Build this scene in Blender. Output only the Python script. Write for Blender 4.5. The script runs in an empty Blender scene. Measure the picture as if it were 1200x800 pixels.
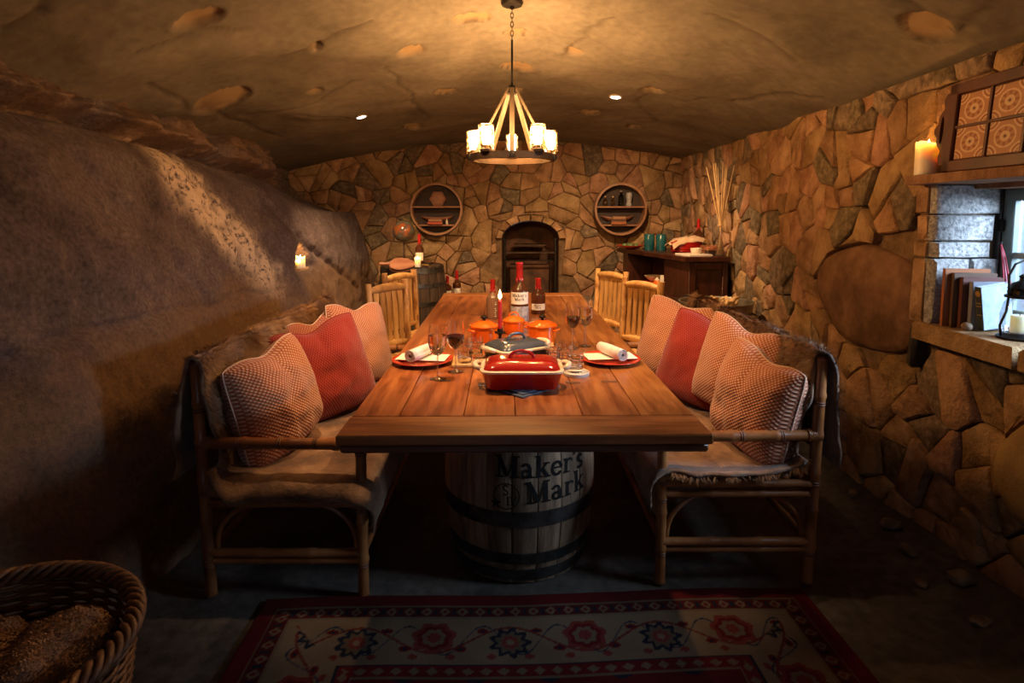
import bpy, bmesh, math, random
import numpy as np
from mathutils import Vector, Matrix, noise

# ------------------------------------------------------------------ camera, world, daylight, exposure
sc = bpy.context.scene
COL = sc.collection
sc.view_settings.view_transform = 'Standard'
sc.view_settings.look = 'None'
sc.view_settings.gamma = 1.0
sc.view_settings.use_curve_mapping = False
sc.view_settings.exposure = 0.15

cam_d = bpy.data.cameras.new('camera')
cam_d.sensor_width = 36.0
cam_d.lens = 21.0
cam_d.shift_y = -0.074
cam_d.clip_start = 0.02
cam = bpy.data.objects.new('camera', cam_d)
COL.objects.link(cam)
cam.location = (0, 0, 1.4)
cam.rotation_euler = (math.radians(85), 0, 0)
sc.camera = cam

world = bpy.data.worlds.new('world'); sc.world = world
world.use_nodes = True
bg = world.node_tree.nodes['Background']
bg.inputs[0].default_value = (0.50, 0.68, 1.0, 1)
bg.inputs[1].default_value = 1.0

def light(name, kind, loc, power, color, size=0.1, target=None, **kw):
    d = bpy.data.lights.new(name, kind); d.energy = power; d.color = color
    if kind == 'AREA':
        d.shape = 'RECTANGLE'; d.size = size; d.size_y = kw.get('size_y', size)
    else:
        d.shadow_soft_size = size
    if kind == 'SPOT':
        d.spot_size = math.radians(kw.get('angle', 60)); d.spot_blend = kw.get('blend', 0.6)
    o = bpy.data.objects.new(name, d); COL.objects.link(o); o.location = loc
    if target is not None:
        o.rotation_euler = (Vector(target) - Vector(loc)).to_track_quat('-Z', 'Y').to_euler()
    return o

# cool daylight falling through the window in the right wall, plus an added cool fill light behind the camera
light('window_daylight', 'AREA', (2.80, 1.40, 1.70), 210, (0.62, 0.78, 1.0), 1.1, (1.8, 2.15, 1.15), size_y=0.9)
light('rear_fill_light', 'AREA', (0.1, -1.55, 1.25), .3, (0.62, 0.76, 1.0), 0.5, (0.1, 1.5, 0.9), size_y=1.7)

RND = random.Random(11)
NPR = np.random.default_rng(5)
def lerp(a, b, t): return a + (b - a) * t
def fbm(x, y, z, octv=4): return noise.fractal(Vector((x, y, z)), 1.0, 2.0, octv)

# ------------------------------------------------------------------ materials
def new_mat(name):
    m = bpy.data.materials.new(name); m.use_nodes = True
    nt = m.node_tree
    return m, nt, nt.nodes['Principled BSDF'], nt.nodes['Material Output']

def nd(nt, typ, **kw):
    n = nt.nodes.new(typ)
    for k, v in kw.items(): setattr(n, k, v)
    return n

def rgba(c): return (c[0], c[1], c[2], 1)

def coords(nt, stretch=(1, 1, 1), rand=True, coord='Object'):
    tc = nd(nt, 'ShaderNodeTexCoord')
    mp = nd(nt, 'ShaderNodeMapping')
    mp.inputs['Scale'].default_value = stretch
    nt.links.new(tc.outputs[coord], mp.inputs['Vector'])
    if rand:
        oi = nd(nt, 'ShaderNodeObjectInfo')
        mu = nd(nt, 'ShaderNodeMath', operation='MULTIPLY'); mu.inputs[1].default_value = 37.0
        nt.links.new(oi.outputs['Random'], mu.inputs[0])
        nt.links.new(mu.outputs[0], mp.inputs['Location'])
    return mp.outputs['Vector']

def mat(name, c1, c2=None, c3=None, scale=8, rough=0.6, metal=0.0, bump=0.0, bscale=None, stretch=(1, 1, 1), detail=5,
        spec=0.5, coat=0.0, hue=0.0, val=0.0, sss=0.0, trans=0.0, rvar=0.0, lo=0.35, hi=0.68, bdist=0.01, sheen=0.0):
    m, nt, p, out = new_mat(name)
    L = nt.links.new
    p.inputs['Roughness'].default_value = rough
    p.inputs['Metallic'].default_value = metal
    p.inputs['Specular IOR Level'].default_value = spec
    p.inputs['Coat Weight'].default_value = coat
    p.inputs['Coat Roughness'].default_value = 0.08
    p.inputs['Transmission Weight'].default_value = trans
    if sheen: p.inputs['Sheen Weight'].default_value = sheen
    if sss:
        p.inputs['Subsurface Weight'].default_value = sss
        p.inputs['Subsurface Radius'].default_value = (1.0, 0.8, 0.5)
        p.inputs['Subsurface Scale'].default_value = 0.05
    if c2 is None:
        p.inputs['Base Color'].default_value = rgba(c1)
        if not bump: return m
    v = coords(nt, stretch)
    n = nd(nt, 'ShaderNodeTexNoise'); n.inputs['Scale'].default_value = scale; n.inputs['Detail'].default_value = detail
    n.inputs['Roughness'].default_value = 0.62
    L(v, n.inputs['Vector'])
    if c2 is not None:
        r = nd(nt, 'ShaderNodeValToRGB')
        r.color_ramp.elements[0].position = lo; r.color_ramp.elements[0].color = rgba(c1)
        r.color_ramp.elements[1].position = hi; r.color_ramp.elements[1].color = rgba(c2)
        if c3 is not None:
            e = r.color_ramp.elements.new((lo + hi) / 2); e.color = rgba(c3)
        L(n.outputs['Fac'], r.inputs['Fac'])
        col = r.outputs['Color']
        if hue or val:
            oi = nd(nt, 'ShaderNodeObjectInfo')
            hs = nd(nt, 'ShaderNodeHueSaturation')
            for off, amt, sock in ((0.37, hue, 'Hue'), (0.0, val, 'Value')):
                if not amt: continue
                a = nd(nt, 'ShaderNodeMath', operation='ADD'); a.inputs[1].default_value = off
                L(oi.outputs['Random'], a.inputs[0])
                f = nd(nt, 'ShaderNodeMath', operation='FRACT'); L(a.outputs[0], f.inputs[0])
                mr = nd(nt, 'ShaderNodeMapRange')
                base = 0.5 if sock == 'Hue' else 1.0
                mr.inputs['To Min'].default_value = base - amt; mr.inputs['To Max'].default_value = base + amt
                L(f.outputs[0], mr.inputs['Value']); L(mr.outputs[0], hs.inputs[sock])
            L(col, hs.inputs['Color']); col = hs.outputs['Color']
        L(col, p.inputs['Base Color'])
    if rvar:
        mr = nd(nt, 'ShaderNodeMapRange'); mr.inputs['To Min'].default_value = max(0.02, rough - rvar); mr.inputs['To Max'].default_value = rough + rvar
        L(n.outputs['Fac'], mr.inputs['Value']); L(mr.outputs[0], p.inputs['Roughness'])
    if bump:
        n2 = nd(nt, 'ShaderNodeTexNoise'); n2.inputs['Scale'].default_value = bscale or scale * 3; n2.inputs['Detail'].default_value = 6
        n2.inputs['Roughness'].default_value = 0.65
        L(v, n2.inputs['Vector'])
        b = nd(nt, 'ShaderNodeBump'); b.inputs['Strength'].default_value = bump; b.inputs['Distance'].default_value = bdist
        L(n2.outputs['Fac'], b.inputs['Height']); L(b.outputs[0], p.inputs['Normal'])
    return m

def emit_mat(name, c, s):
    m, nt, p, out = new_mat(name)
    nt.nodes.remove(p)
    e = nd(nt, 'ShaderNodeEmission'); e.inputs[0].default_value = rgba(c); e.inputs[1].default_value = s
    nt.links.new(e.outputs[0], out.inputs[0]); return m

def glass_mat(name, tint=(1, 1, 1), rough=0.02, bump=0.0, bscale=90, gloss=1.0, base=0.04):
    """thin clear glass: fresnel mix of straight transmission and reflection"""
    m, nt, p, out = new_mat(name)
    nt.nodes.remove(p); L = nt.links.new
    t = nd(nt, 'ShaderNodeBsdfTransparent'); t.inputs[0].default_value = rgba(tint)
    g = nd(nt, 'ShaderNodeBsdfGlossy'); g.inputs['Roughness'].default_value = rough
    g.inputs[0].default_value = (gloss, gloss, gloss, 1)
    lw = nd(nt, 'ShaderNodeFresnel'); lw.inputs['IOR'].default_value = 1.5
    a = nd(nt, 'ShaderNodeMath', operation='MULTIPLY_ADD'); a.inputs[1].default_value = 0.5; a.inputs[2].default_value = base
    L(lw.outputs[0], a.inputs[0])
    mx = nd(nt, 'ShaderNodeMixShader'); L(a.outputs[0], mx.inputs[0]); L(t.outputs[0], mx.inputs[1]); L(g.outputs[0], mx.inputs[2])
    if bump:
        v = coords(nt); n2 = nd(nt, 'ShaderNodeTexVoronoi'); n2.inputs['Scale'].default_value = bscale; L(v, n2.inputs['Vector'])
        b = nd(nt, 'ShaderNodeBump'); b.inputs['Strength'].default_value = bump; b.inputs['Distance'].default_value = 0.003
        L(n2.outputs['Distance'], b.inputs['Height']); L(b.outputs[0], g.inputs['Normal']); L(b.outputs[0], lw.inputs['Normal'])
    L(mx.outputs[0], out.inputs[0]); return m

def vcol_mat(name, attr='paint', rough=0.9, bump=0.0, bscale=200, spec=0.3, coat=0.0):
    m, nt, p, out = new_mat(name); L = nt.links.new
    a = nd(nt, 'ShaderNodeAttribute', attribute_name=attr)
    L(a.outputs['Color'], p.inputs['Base Color'])
    p.inputs['Roughness'].default_value = rough; p.inputs['Specular IOR Level'].default_value = spec
    p.inputs['Coat Weight'].default_value = coat
    if bump:
        v = coords(nt, rand=False); n2 = nd(nt, 'ShaderNodeTexNoise'); n2.inputs['Scale'].default_value = bscale; L(v, n2.inputs['Vector'])
        b = nd(nt, 'ShaderNodeBump'); b.inputs['Strength'].default_value = bump; b.inputs['Distance'].default_value = 0.004
        L(n2.outputs['Fac'], b.inputs['Height']); L(b.outputs[0], p.inputs['Normal'])
    return m

def rocky_mat(name, cols, scale, attr=None, attr_col=None, attr2=None, attr2_col=None, rough=0.9, bump=0.6, bscale=14, bdist=0.03, stretch=(1, 1, 1), fine=60, flo=.68, fhi=1.25, pn=None):
    """large scale mottled mineral surface, optional masks for patches of another colour"""
    m, nt, p, out = new_mat(name); L = nt.links.new
    p.inputs['Roughness'].default_value = rough; p.inputs['Specular IOR Level'].default_value = 0.25
    v = coords(nt, stretch, rand=False)
    n = nd(nt, 'ShaderNodeTexNoise'); n.inputs['Scale'].default_value = scale; n.inputs['Detail'].default_value = 9; n.inputs['Roughness'].default_value = 0.66
    n.inputs['Distortion'].default_value = 0.4
    L(v, n.inputs['Vector'])
    r = nd(nt, 'ShaderNodeValToRGB'); els = r.color_ramp.elements
    els[0].position = 0.3; els[0].color = rgba(cols[0]); els[1].position = 0.72; els[1].color = rgba(cols[-1])
    for i, c in enumerate(cols[1:-1]):
        e = els.new(0.3 + 0.42 * (i + 1) / (len(cols) - 1)); e.color = rgba(c)
    L(n.outputs['Fac'], r.inputs['Fac']); col = r.outputs['Color']
    f = nd(nt, 'ShaderNodeTexNoise'); f.inputs['Scale'].default_value = fine; f.inputs['Detail'].default_value = 4; L(v, f.inputs['Vector'])
    fr = nd(nt, 'ShaderNodeMapRange'); fr.inputs['From Min'].default_value = 0.3; fr.inputs['From Max'].default_value = 0.7
    fr.inputs['To Min'].default_value = flo; fr.inputs['To Max'].default_value = fhi
    L(f.outputs['Fac'], fr.inputs['Value'])
    mx = nd(nt, 'ShaderNodeMix', data_type='RGBA', blend_type='MULTIPLY'); mx.inputs['Factor'].default_value = 1.0
    L(col, mx.inputs['A']); L(fr.outputs[0], mx.inputs['B']); col = mx.outputs['Result']
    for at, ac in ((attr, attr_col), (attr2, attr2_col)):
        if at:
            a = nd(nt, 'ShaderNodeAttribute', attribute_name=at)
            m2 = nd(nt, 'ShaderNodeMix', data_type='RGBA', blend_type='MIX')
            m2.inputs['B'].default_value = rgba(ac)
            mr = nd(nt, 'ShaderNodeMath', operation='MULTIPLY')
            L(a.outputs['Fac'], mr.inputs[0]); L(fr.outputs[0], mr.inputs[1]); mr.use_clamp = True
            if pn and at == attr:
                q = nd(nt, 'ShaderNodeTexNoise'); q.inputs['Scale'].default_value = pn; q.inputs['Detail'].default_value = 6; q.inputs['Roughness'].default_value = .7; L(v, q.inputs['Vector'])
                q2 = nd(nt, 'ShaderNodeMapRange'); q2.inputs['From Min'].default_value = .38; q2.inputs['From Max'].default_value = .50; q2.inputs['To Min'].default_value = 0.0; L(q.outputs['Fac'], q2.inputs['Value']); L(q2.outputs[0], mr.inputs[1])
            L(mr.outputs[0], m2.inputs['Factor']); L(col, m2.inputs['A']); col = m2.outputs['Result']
    L(col, p.inputs['Base Color'])
    n2 = nd(nt, 'ShaderNodeTexNoise'); n2.inputs['Scale'].default_value = bscale; n2.inputs['Detail'].default_value = 9; n2.inputs['Roughness'].default_value = 0.7
    L(v, n2.inputs['Vector'])
    b = nd(nt, 'ShaderNodeBump'); b.inputs['Strength'].default_value = bump; b.inputs['Distance'].default_value = bdist
    L(n2.outputs['Fac'], b.inputs['Height']); L(b.outputs[0], p.inputs['Normal'])
    return m

def woven_mat(name, base, dot, kind):
    """cushion cover: small woven lozenges, or fine ribbed weave, in UV space"""
    m, nt, p, out = new_mat(name); L = nt.links.new
    p.inputs['Roughness'].default_value = 0.9; p.inputs['Specular IOR Level'].default_value = 0.2; p.inputs['Sheen Weight'].default_value = 0.25
    tc = nd(nt, 'ShaderNodeTexCoord'); sx = nd(nt, 'ShaderNodeSeparateXYZ'); L(tc.outputs['UV'], sx.inputs[0])
    def M(op, a, b=None):
        n = nd(nt, 'ShaderNodeMath', operation=op)
        for i, q in enumerate((a, b)):
            if q is None: continue
            if isinstance(q, (int, float)): n.inputs[i].default_value = q
            else: L(q, n.inputs[i])
        return n.outputs[0]
    k = 250.0 if kind == 'lozenge' else 240.0
    u, v = sx.outputs[0], sx.outputs[1]
    if kind == 'lozenge':
        h = M('ADD', M('SINE', M('MULTIPLY', M('ADD', u, v), k * 0.72)), M('SINE', M('MULTIPLY', M('SUBTRACT', u, v), k * 0.72)))
        mr = nd(nt, 'ShaderNodeMapRange'); mr.inputs['From Min'].default_value = 0.15; mr.inputs['From Max'].default_value = 0.9; L(h, mr.inputs['Value'])
        fac = mr.outputs[0]
    else:
        h = M('MULTIPLY', M('SINE', M('MULTIPLY', u, k)), M('SINE', M('MULTIPLY', v, k * 0.55)))
        fac = M('MULTIPLY', M('GREATER_THAN', h, 0.2), 0.55)
    mx = nd(nt, 'ShaderNodeMix', data_type='RGBA'); mx.inputs['A'].default_value = rgba(base); mx.inputs['B'].default_value = rgba(dot)
    L(fac, mx.inputs['Factor']); L(mx.outputs['Result'], p.inputs['Base Color'])
    b = nd(nt, 'ShaderNodeBump'); b.inputs['Strength'].default_value = 0.5; b.inputs['Distance'].default_value = 0.002
    L(h, b.inputs['Height']); L(b.outputs[0], p.inputs['Normal'])
    return m

WARM = (1.0, 0.52, 0.19)
FLAME = (1.0, 0.44, 0.12)
MT = {}
def mats():
    T = MT
    T['stone_tan'] = mat('stone_tan', (.22, .122, .055), (.54, .345, .185), (.38, .228, .112), scale=5, rough=.88, bump=1.0, bscale=15, hue=.010, val=.20, spec=.2, bdist=.035)
    T['stone_grey'] = mat('stone_grey', (.11, .08, .05), (.32, .24, .155), (.20, .145, .09), scale=26, rough=.9, bump=1.0, bscale=30, hue=.012, val=.28, spec=.25, bdist=.014, detail=8)
    T['stone_pink'] = mat('stone_pink', (.26, .138, .072), (.52, .315, .185), (.39, .225, .125), scale=9, rough=.9, bump=1.0, bscale=15, hue=.010, val=.18, spec=.2, bdist=.035)
    T['granite'] = mat('granite', (.16, .16, .16), (.58, .57, .55), (.38, .37, .36), scale=70, rough=.85, bump=.8, bscale=50, val=.12, spec=.3, bdist=.012, detail=8)
    T['boulder'] = mat('boulder', (.11, .055, .028), (.29, .16, .09), (.19, .10, .055), scale=5, rough=.8, bump=.5, bscale=14, spec=.3, bdist=.02, detail=8)
    T['ochre'] = mat('ochre', (.24, .14, .05), (.40, .26, .10), scale=5, rough=.85, bump=.6, bscale=16, bdist=.02)
    T['mortar'] = mat('mortar', (.12, .075, .04), (.25, .165, .095), scale=16, rough=.95, bump=.6, bscale=50, spec=.1)
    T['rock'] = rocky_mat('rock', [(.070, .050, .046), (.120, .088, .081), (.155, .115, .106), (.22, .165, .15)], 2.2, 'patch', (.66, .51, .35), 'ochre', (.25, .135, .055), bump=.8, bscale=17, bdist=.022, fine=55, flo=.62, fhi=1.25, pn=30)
    T['ceiling'] = rocky_mat('ceiling', [(.098, .083, .062), (.15, .128, .096), (.185, .158, .119), (.225, .193, .148)], 1.3, 'patch', (.29, .20, .11), 'crack', (.05, .035, .025), bump=.22, bscale=9, bdist=.015, fine=22, flo=.86, fhi=1.12)
    T['floor'] = rocky_mat('floor', [(.045, .038, .032), (.085, .072, .06), (.13, .112, .095)], 2.5, bump=.5, bscale=12, bdist=.02, rough=.75, fine=24)
    T['table'] = mat('table', (.17, .049, .012), (.43, .168, .046), (.31, .104, .027), scale=3.0, rough=.32, bump=.16, bscale=12, stretch=(9, 1, 9), coat=.28, spec=.4, val=.16, hue=.008, rvar=.10, detail=8)
    T['table_end'] = mat('table_end', (.17, .049, .012), (.43, .168, .046), (.31, .104, .027), scale=3.0, rough=.32, bump=.16, bscale=12, stretch=(1, 9, 9), coat=.28, spec=.4, val=.10, rvar=.10, detail=8)
    T['table_edge'] = mat('table_edge', (.10, .035, .015), (.20, .08, .035), scale=4, rough=.35, stretch=(1, 9, 9), coat=.2)
    T['inlay'] = mat('inlay', (.06, .022, .01), (.13, .05, .02), scale=12, rough=.5)
    T['pine'] = mat('pine', (.50, .25, .075), (.78, .47, .17), (.66, .36, .12), scale=4, rough=.45, bump=.2, bscale=10, stretch=(6, 6, 1), val=.10, detail=7)
    T['log'] = mat('log', (.34, .15, .05), (.76, .44, .17), (.60, .31, .10), scale=6, rough=.5, bump=.3, bscale=9, stretch=(3, 3, 1), val=.10, lo=.38, hi=.55)
    T['bamboo'] = mat('bamboo', (.16, .050, .015), (.40, .165, .05), (.28, .10, .028), scale=5, rough=.35, bump=.15, bscale=14, coat=.25, val=.10)
    T['wrap'] = mat('wrap', (.09, .03, .012), (.18, .07, .03), scale=20, rough=.5)
    T['mahogany'] = mat('mahogany', (.025, .006, .004), (.075, .020, .010), (.045, .012, .006), scale=3, rough=.35, bump=.12, bscale=12, stretch=(5, 5, 1), coat=.2, val=.1)
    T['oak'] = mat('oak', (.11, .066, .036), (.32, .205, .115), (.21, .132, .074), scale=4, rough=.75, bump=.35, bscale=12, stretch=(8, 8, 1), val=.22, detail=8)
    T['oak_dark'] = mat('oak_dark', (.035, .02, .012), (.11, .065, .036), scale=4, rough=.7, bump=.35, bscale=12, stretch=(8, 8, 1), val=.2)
    T['hoop'] = mat('hoop', (.05, .045, .04), (.16, .15, .14), scale=12, rough=.42, metal=.85, bump=.15, bscale=40)
    T['iron'] = mat('iron', (.012, .010, .009), (.035, .028, .024), scale=18, rough=.5, metal=.7, bump=.15)
    T['bronze'] = mat('bronze', (.045, .028, .018), (.10, .06, .036), scale=12, rough=.45, metal=.6)
    T['drift'] = mat('drift', (.07, .05, .03), (.16, .11, .065), scale=5, rough=.55, stretch=(6, 6, 1), bump=.2)
    T['glass'] = mat('glass', (1, 1, 1), rough=.0, trans=1.0); T['glass'].node_tree.nodes['Principled BSDF'].inputs['IOR'].default_value = 1.45
    T['stem_glass'] = glass_mat('stem_glass', tint=(.86, .84, .82), base=.22, rough=.08)
    T['thin_glass'] = glass_mat('thin_glass', base=.05)
    T['cut_glass'] = mat('cut_glass', (1, 1, 1), rough=.0, trans=1.0)
    T['shade_glass'] = glass_mat('shade_glass', tint=(1, .95, .86), base=.06, bump=.6, bscale=70, rough=.06)
    T['pane'] = glass_mat('pane', tint=(.95, .98, 1), base=.02)
    T['bulb'] = emit_mat('bulb', (1.0, .66, .30), 60)
    T['down'] = emit_mat('down', (.85, .92, 1.0), 9)
    T['flame'] = emit_mat('flame', (1.0, .62, .22), 45)
    T['wax'] = mat('wax', (.92, .82, .62), rough=.45, sss=.9)
    T['tallow'] = mat('tallow', (.93, .86, .68), rough=.4, sss=.9)
    T['wick'] = mat('wick', (.02, .015, .01))
    T['red_wax'] = mat('red_wax', (.36, .012, .014), (.50, .02, .02), scale=20, rough=.25, coat=.4)
    T['red_taper'] = mat('red_taper', (.42, .018, .02), rough=.35, sss=.2)
    T['whiskey'] = mat('whiskey', (.055, .016, .006), (.11, .035, .012), scale=6, rough=.06, coat=.5)
    T['smoked'] = mat('smoked', (.16, .08, .045), (.26, .15, .09), scale=6, rough=.18, coat=.3)
    T['label'] = mat('label', (.78, .70, .56), (.86, .80, .68), scale=20, rough=.7)
    T['etched'] = mat('etched', (.20, .19, .20), (.55, .52, .50), scale=60, rough=.35, bump=.6, bscale=80)
    T['ink'] = mat('ink', (.010, .009, .009), (.022, .02, .019), scale=40, rough=.9, spec=.05)
    T['ink_white'] = mat('ink_white', (.80, .76, .70), rough=.7)
    T['red_enamel'] = mat('red_enamel', (.31, .008, .007), (.37, .012, .009), scale=5, rough=.14, coat=.7)
    T['cream_enamel'] = mat('cream_enamel', (.74, .60, .44), rough=.2, coat=.5)
    T['grey_enamel'] = mat('grey_enamel', (.050, .058, .075), (.07, .08, .10), scale=5, rough=.16, coat=.6)
    T['orange_enamel'] = mat('orange_enamel', (.70, .10, .006), (.80, .15, .010), scale=4, rough=.15, coat=.7)
    T['red_plate'] = mat('red_plate', (.52, .042, .018), (.62, .06, .025), scale=6, rough=.2, coat=.5)
    T['napkin'] = mat('napkin', (.66, .60, .56), (.80, .75, .70), scale=20, rough=.9, bump=.4, bscale=220, bdist=.002)
    T['napkin_dark'] = mat('napkin_dark', (.10, .07, .075), rough=.9)
    T['paper'] = mat('paper', (.80, .72, .60), (.87, .80, .69), scale=8, rough=.8)
    T['blue_cloth'] = mat('blue_cloth', (.05, .07, .11), (.11, .14, .20), scale=30, rough=.9, bump=.4, bscale=200, bdist=.002)
    T['wine'] = mat('wine', (.035, .003, .006), rough=.05)
    T['water'] = mat('water', (1, 1, 1), rough=.0, trans=1.0); T['water'].node_tree.nodes['Principled BSDF'].inputs['IOR'].default_value = 1.33
    T['slate'] = mat('slate', (.42, .40, .37), (.60, .57, .52), scale=24, rough=.5)
    T['board'] = mat('board', (.50, .27, .09), (.68, .41, .16), scale=4, rough=.5, stretch=(8, 1, 8))
    T['salmon'] = woven_mat('salmon', (.40, .115, .048), (.68, .41, .26), 'lozenge')
    T['rust'] = woven_mat('rust', (.22, .014, .008), (.42, .075, .04), 'rib')
    T['rust_loz'] = woven_mat('rust_loz', (.32, .075, .04), (.48, .24, .15), 'lozenge')
    T['piping'] = mat('piping', (.62, .42, .30), rough=.9)
    T['fur'] = mat('fur', (.08, .033, .012), (.28, .15, .068), (.17, .08, .032), scale=7, rough=.7, bump=.7, bscale=45, sheen=.3, lo=.36, hi=.62)
    T['fur_hair'] = mat('fur_hair', (.10, .040, .014), (.42, .24, .115), (.22, .105, .042), scale=8, rough=.55, lo=.34, hi=.64)
    T['fur_dark'] = mat('fur_dark', (.07, .03, .013), (.27, .145, .07), (.16, .075, .034), scale=8, rough=.6, bump=.6, bscale=40, lo=.36, hi=.62)
    T['fur_dark_hair'] = mat('fur_dark_hair', (.08, .035, .015), (.34, .19, .095), (.19, .092, .042), scale=9, rough=.55, lo=.34, hi=.64)
    T['wicker'] = mat('wicker', (.07, .028, .011), (.22, .105, .042), (.13, .06, .024), scale=24, rough=.5, bump=.3, bscale=60, val=.15)
    T['wicker_red'] = mat('wicker_red', (.19, .06, .025), (.38, .14, .06), scale=24, rough=.5)
    T['zinc'] = mat('zinc', (.20, .18, .14), (.40, .37, .30), scale=18, rough=.38, metal=.8, bump=.2, bscale=30)
    T['teal'] = mat('teal', (.006, .065, .08), (.012, .10, .115), scale=8, rough=.15, coat=.6)
    T['reed'] = mat('reed', (.50, .30, .12), (.72, .50, .25), scale=10, rough=.6, stretch=(4, 4, 1))
    T['bellows_wood'] = mat('bellows_wood', (.33, .13, .07), (.52, .25, .15), scale=4, rough=.45, stretch=(1, 5, 5))
    T['leather'] = mat('leather', (.06, .03, .018), rough=.6)
    T['globe'] = mat('globe', (.26, .08, .025), (.12, .115, .085), (.075, .075, .06), scale=7, rough=.16, coat=.6, lo=.42, hi=.52)
    T['brass'] = mat('brass', (.40, .25, .08), rough=.3, metal=.9)
    T['ring_wood'] = mat('ring_wood', (.24, .11, .05), (.38, .20, .10), scale=6, rough=.5, val=.08)
    T['dark_wood'] = mat('dark_wood', (.018, .008, .005), (.045, .019, .011), scale=5, rough=.6, stretch=(1, 5, 5))
    T['shelf_wood'] = mat('shelf_wood', (.26, .11, .05), (.40, .19, .09), scale=5, rough=.5, stretch=(1, 5, 5))
    T['plaque'] = mat('plaque', (.20, .07, .03), (.30, .12, .05), scale=6, rough=.45, stretch=(1, 5, 5))
    T['soot'] = mat('soot', (.05, .022, .012), (.17, .075, .036), scale=7, rough=.8, bump=.4)
    T['kindling'] = mat('kindling', (.34, .20, .08), (.58, .38, .18), scale=8, rough=.7, stretch=(1, 5, 5), val=.2)
    T['frame_green'] = mat('frame_green', (.13, .17, .155), (.19, .23, .21), scale=10, rough=.5)
    T['frame_dark'] = mat('frame_dark', (.04, .035, .035), (.08, .07, .065), scale=10, rough=.6)
    T['carved'] = mat('carved', (.06, .016, .008), (.12, .038, .018), scale=8, rough=.4, bump=.2)
    T['tile'] = vcol_mat('tile', rough=.35, coat=.3)
    T['rug'] = vcol_mat('rug', rough=.95, bump=.6, bscale=260, spec=.1)
    T['book_rust'] = mat('book_rust', (.36, .12, .04), rough=.6)
    T['book_brown'] = mat('book_brown', (.11, .055, .03), rough=.6)
    T['book_wine'] = mat('book_wine', (.12, .035, .025), rough=.6)
    T['book_grey'] = mat('book_grey', (.20, .21, .26), (.26, .27, .32), scale=9, rough=.6)
    T['book_green'] = mat('book_green', (.035, .05, .045), rough=.5)
    T['book_blue'] = mat('book_blue', (.34, .45, .58), (.48, .60, .72), scale=30, rough=.45)
    T['book_red'] = mat('book_red', (.46, .07, .03), rough=.6)
    T['book_tan'] = mat('book_tan', (.40, .20, .09), rough=.6)
    T['pages'] = mat('pages', (.72, .66, .54), rough=.85)
    T['gold'] = mat('gold', (.65, .40, .12), rough=.4, metal=.6)
    T['leaf'] = mat('leaf', (.05, .10, .03), (.16, .24, .08), scale=20, rough=.6)
    T['acorn'] = mat('acorn', (.16, .10, .06), (.34, .24, .16), scale=30, rough=.8, bump=.6)
    T['ribbon'] = mat('ribbon', (.45, .03, .05), rough=.5)
    T['ribbon_pink'] = mat('ribbon_pink', (.55, .20, .26), rough=.5)
    T['bread'] = mat('bread', (.62, .44, .26), (.80, .64, .44), scale=9, rough=.7)
    T['cloth_tan'] = mat('cloth_tan', (.46, .30, .18), (.62, .44, .29), scale=14, rough=.9, bump=.3)
    T['white_ware'] = mat('white_ware', (.72, .62, .48), rough=.3, coat=.3)
    T['bottle_clear'] = glass_mat('bottle_clear', tint=(.80, .72, .55), base=.10)
    T['bottle_green'] = glass_mat('bottle_green', tint=(.30, .42, .16), base=.08)
    T['marble'] = mat('marble', (.60, .54, .46), (.70, .64, .56), scale=6, rough=.3)
    T['char'] = mat('char', (.02, .016, .014), (.05, .04, .034), scale=20, rough=.9)
    T['pebble'] = mat('pebble', (.12, .08, .05), (.26, .19, .12), scale=20, rough=.9, val=.25, bump=.4)
mats()

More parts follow.
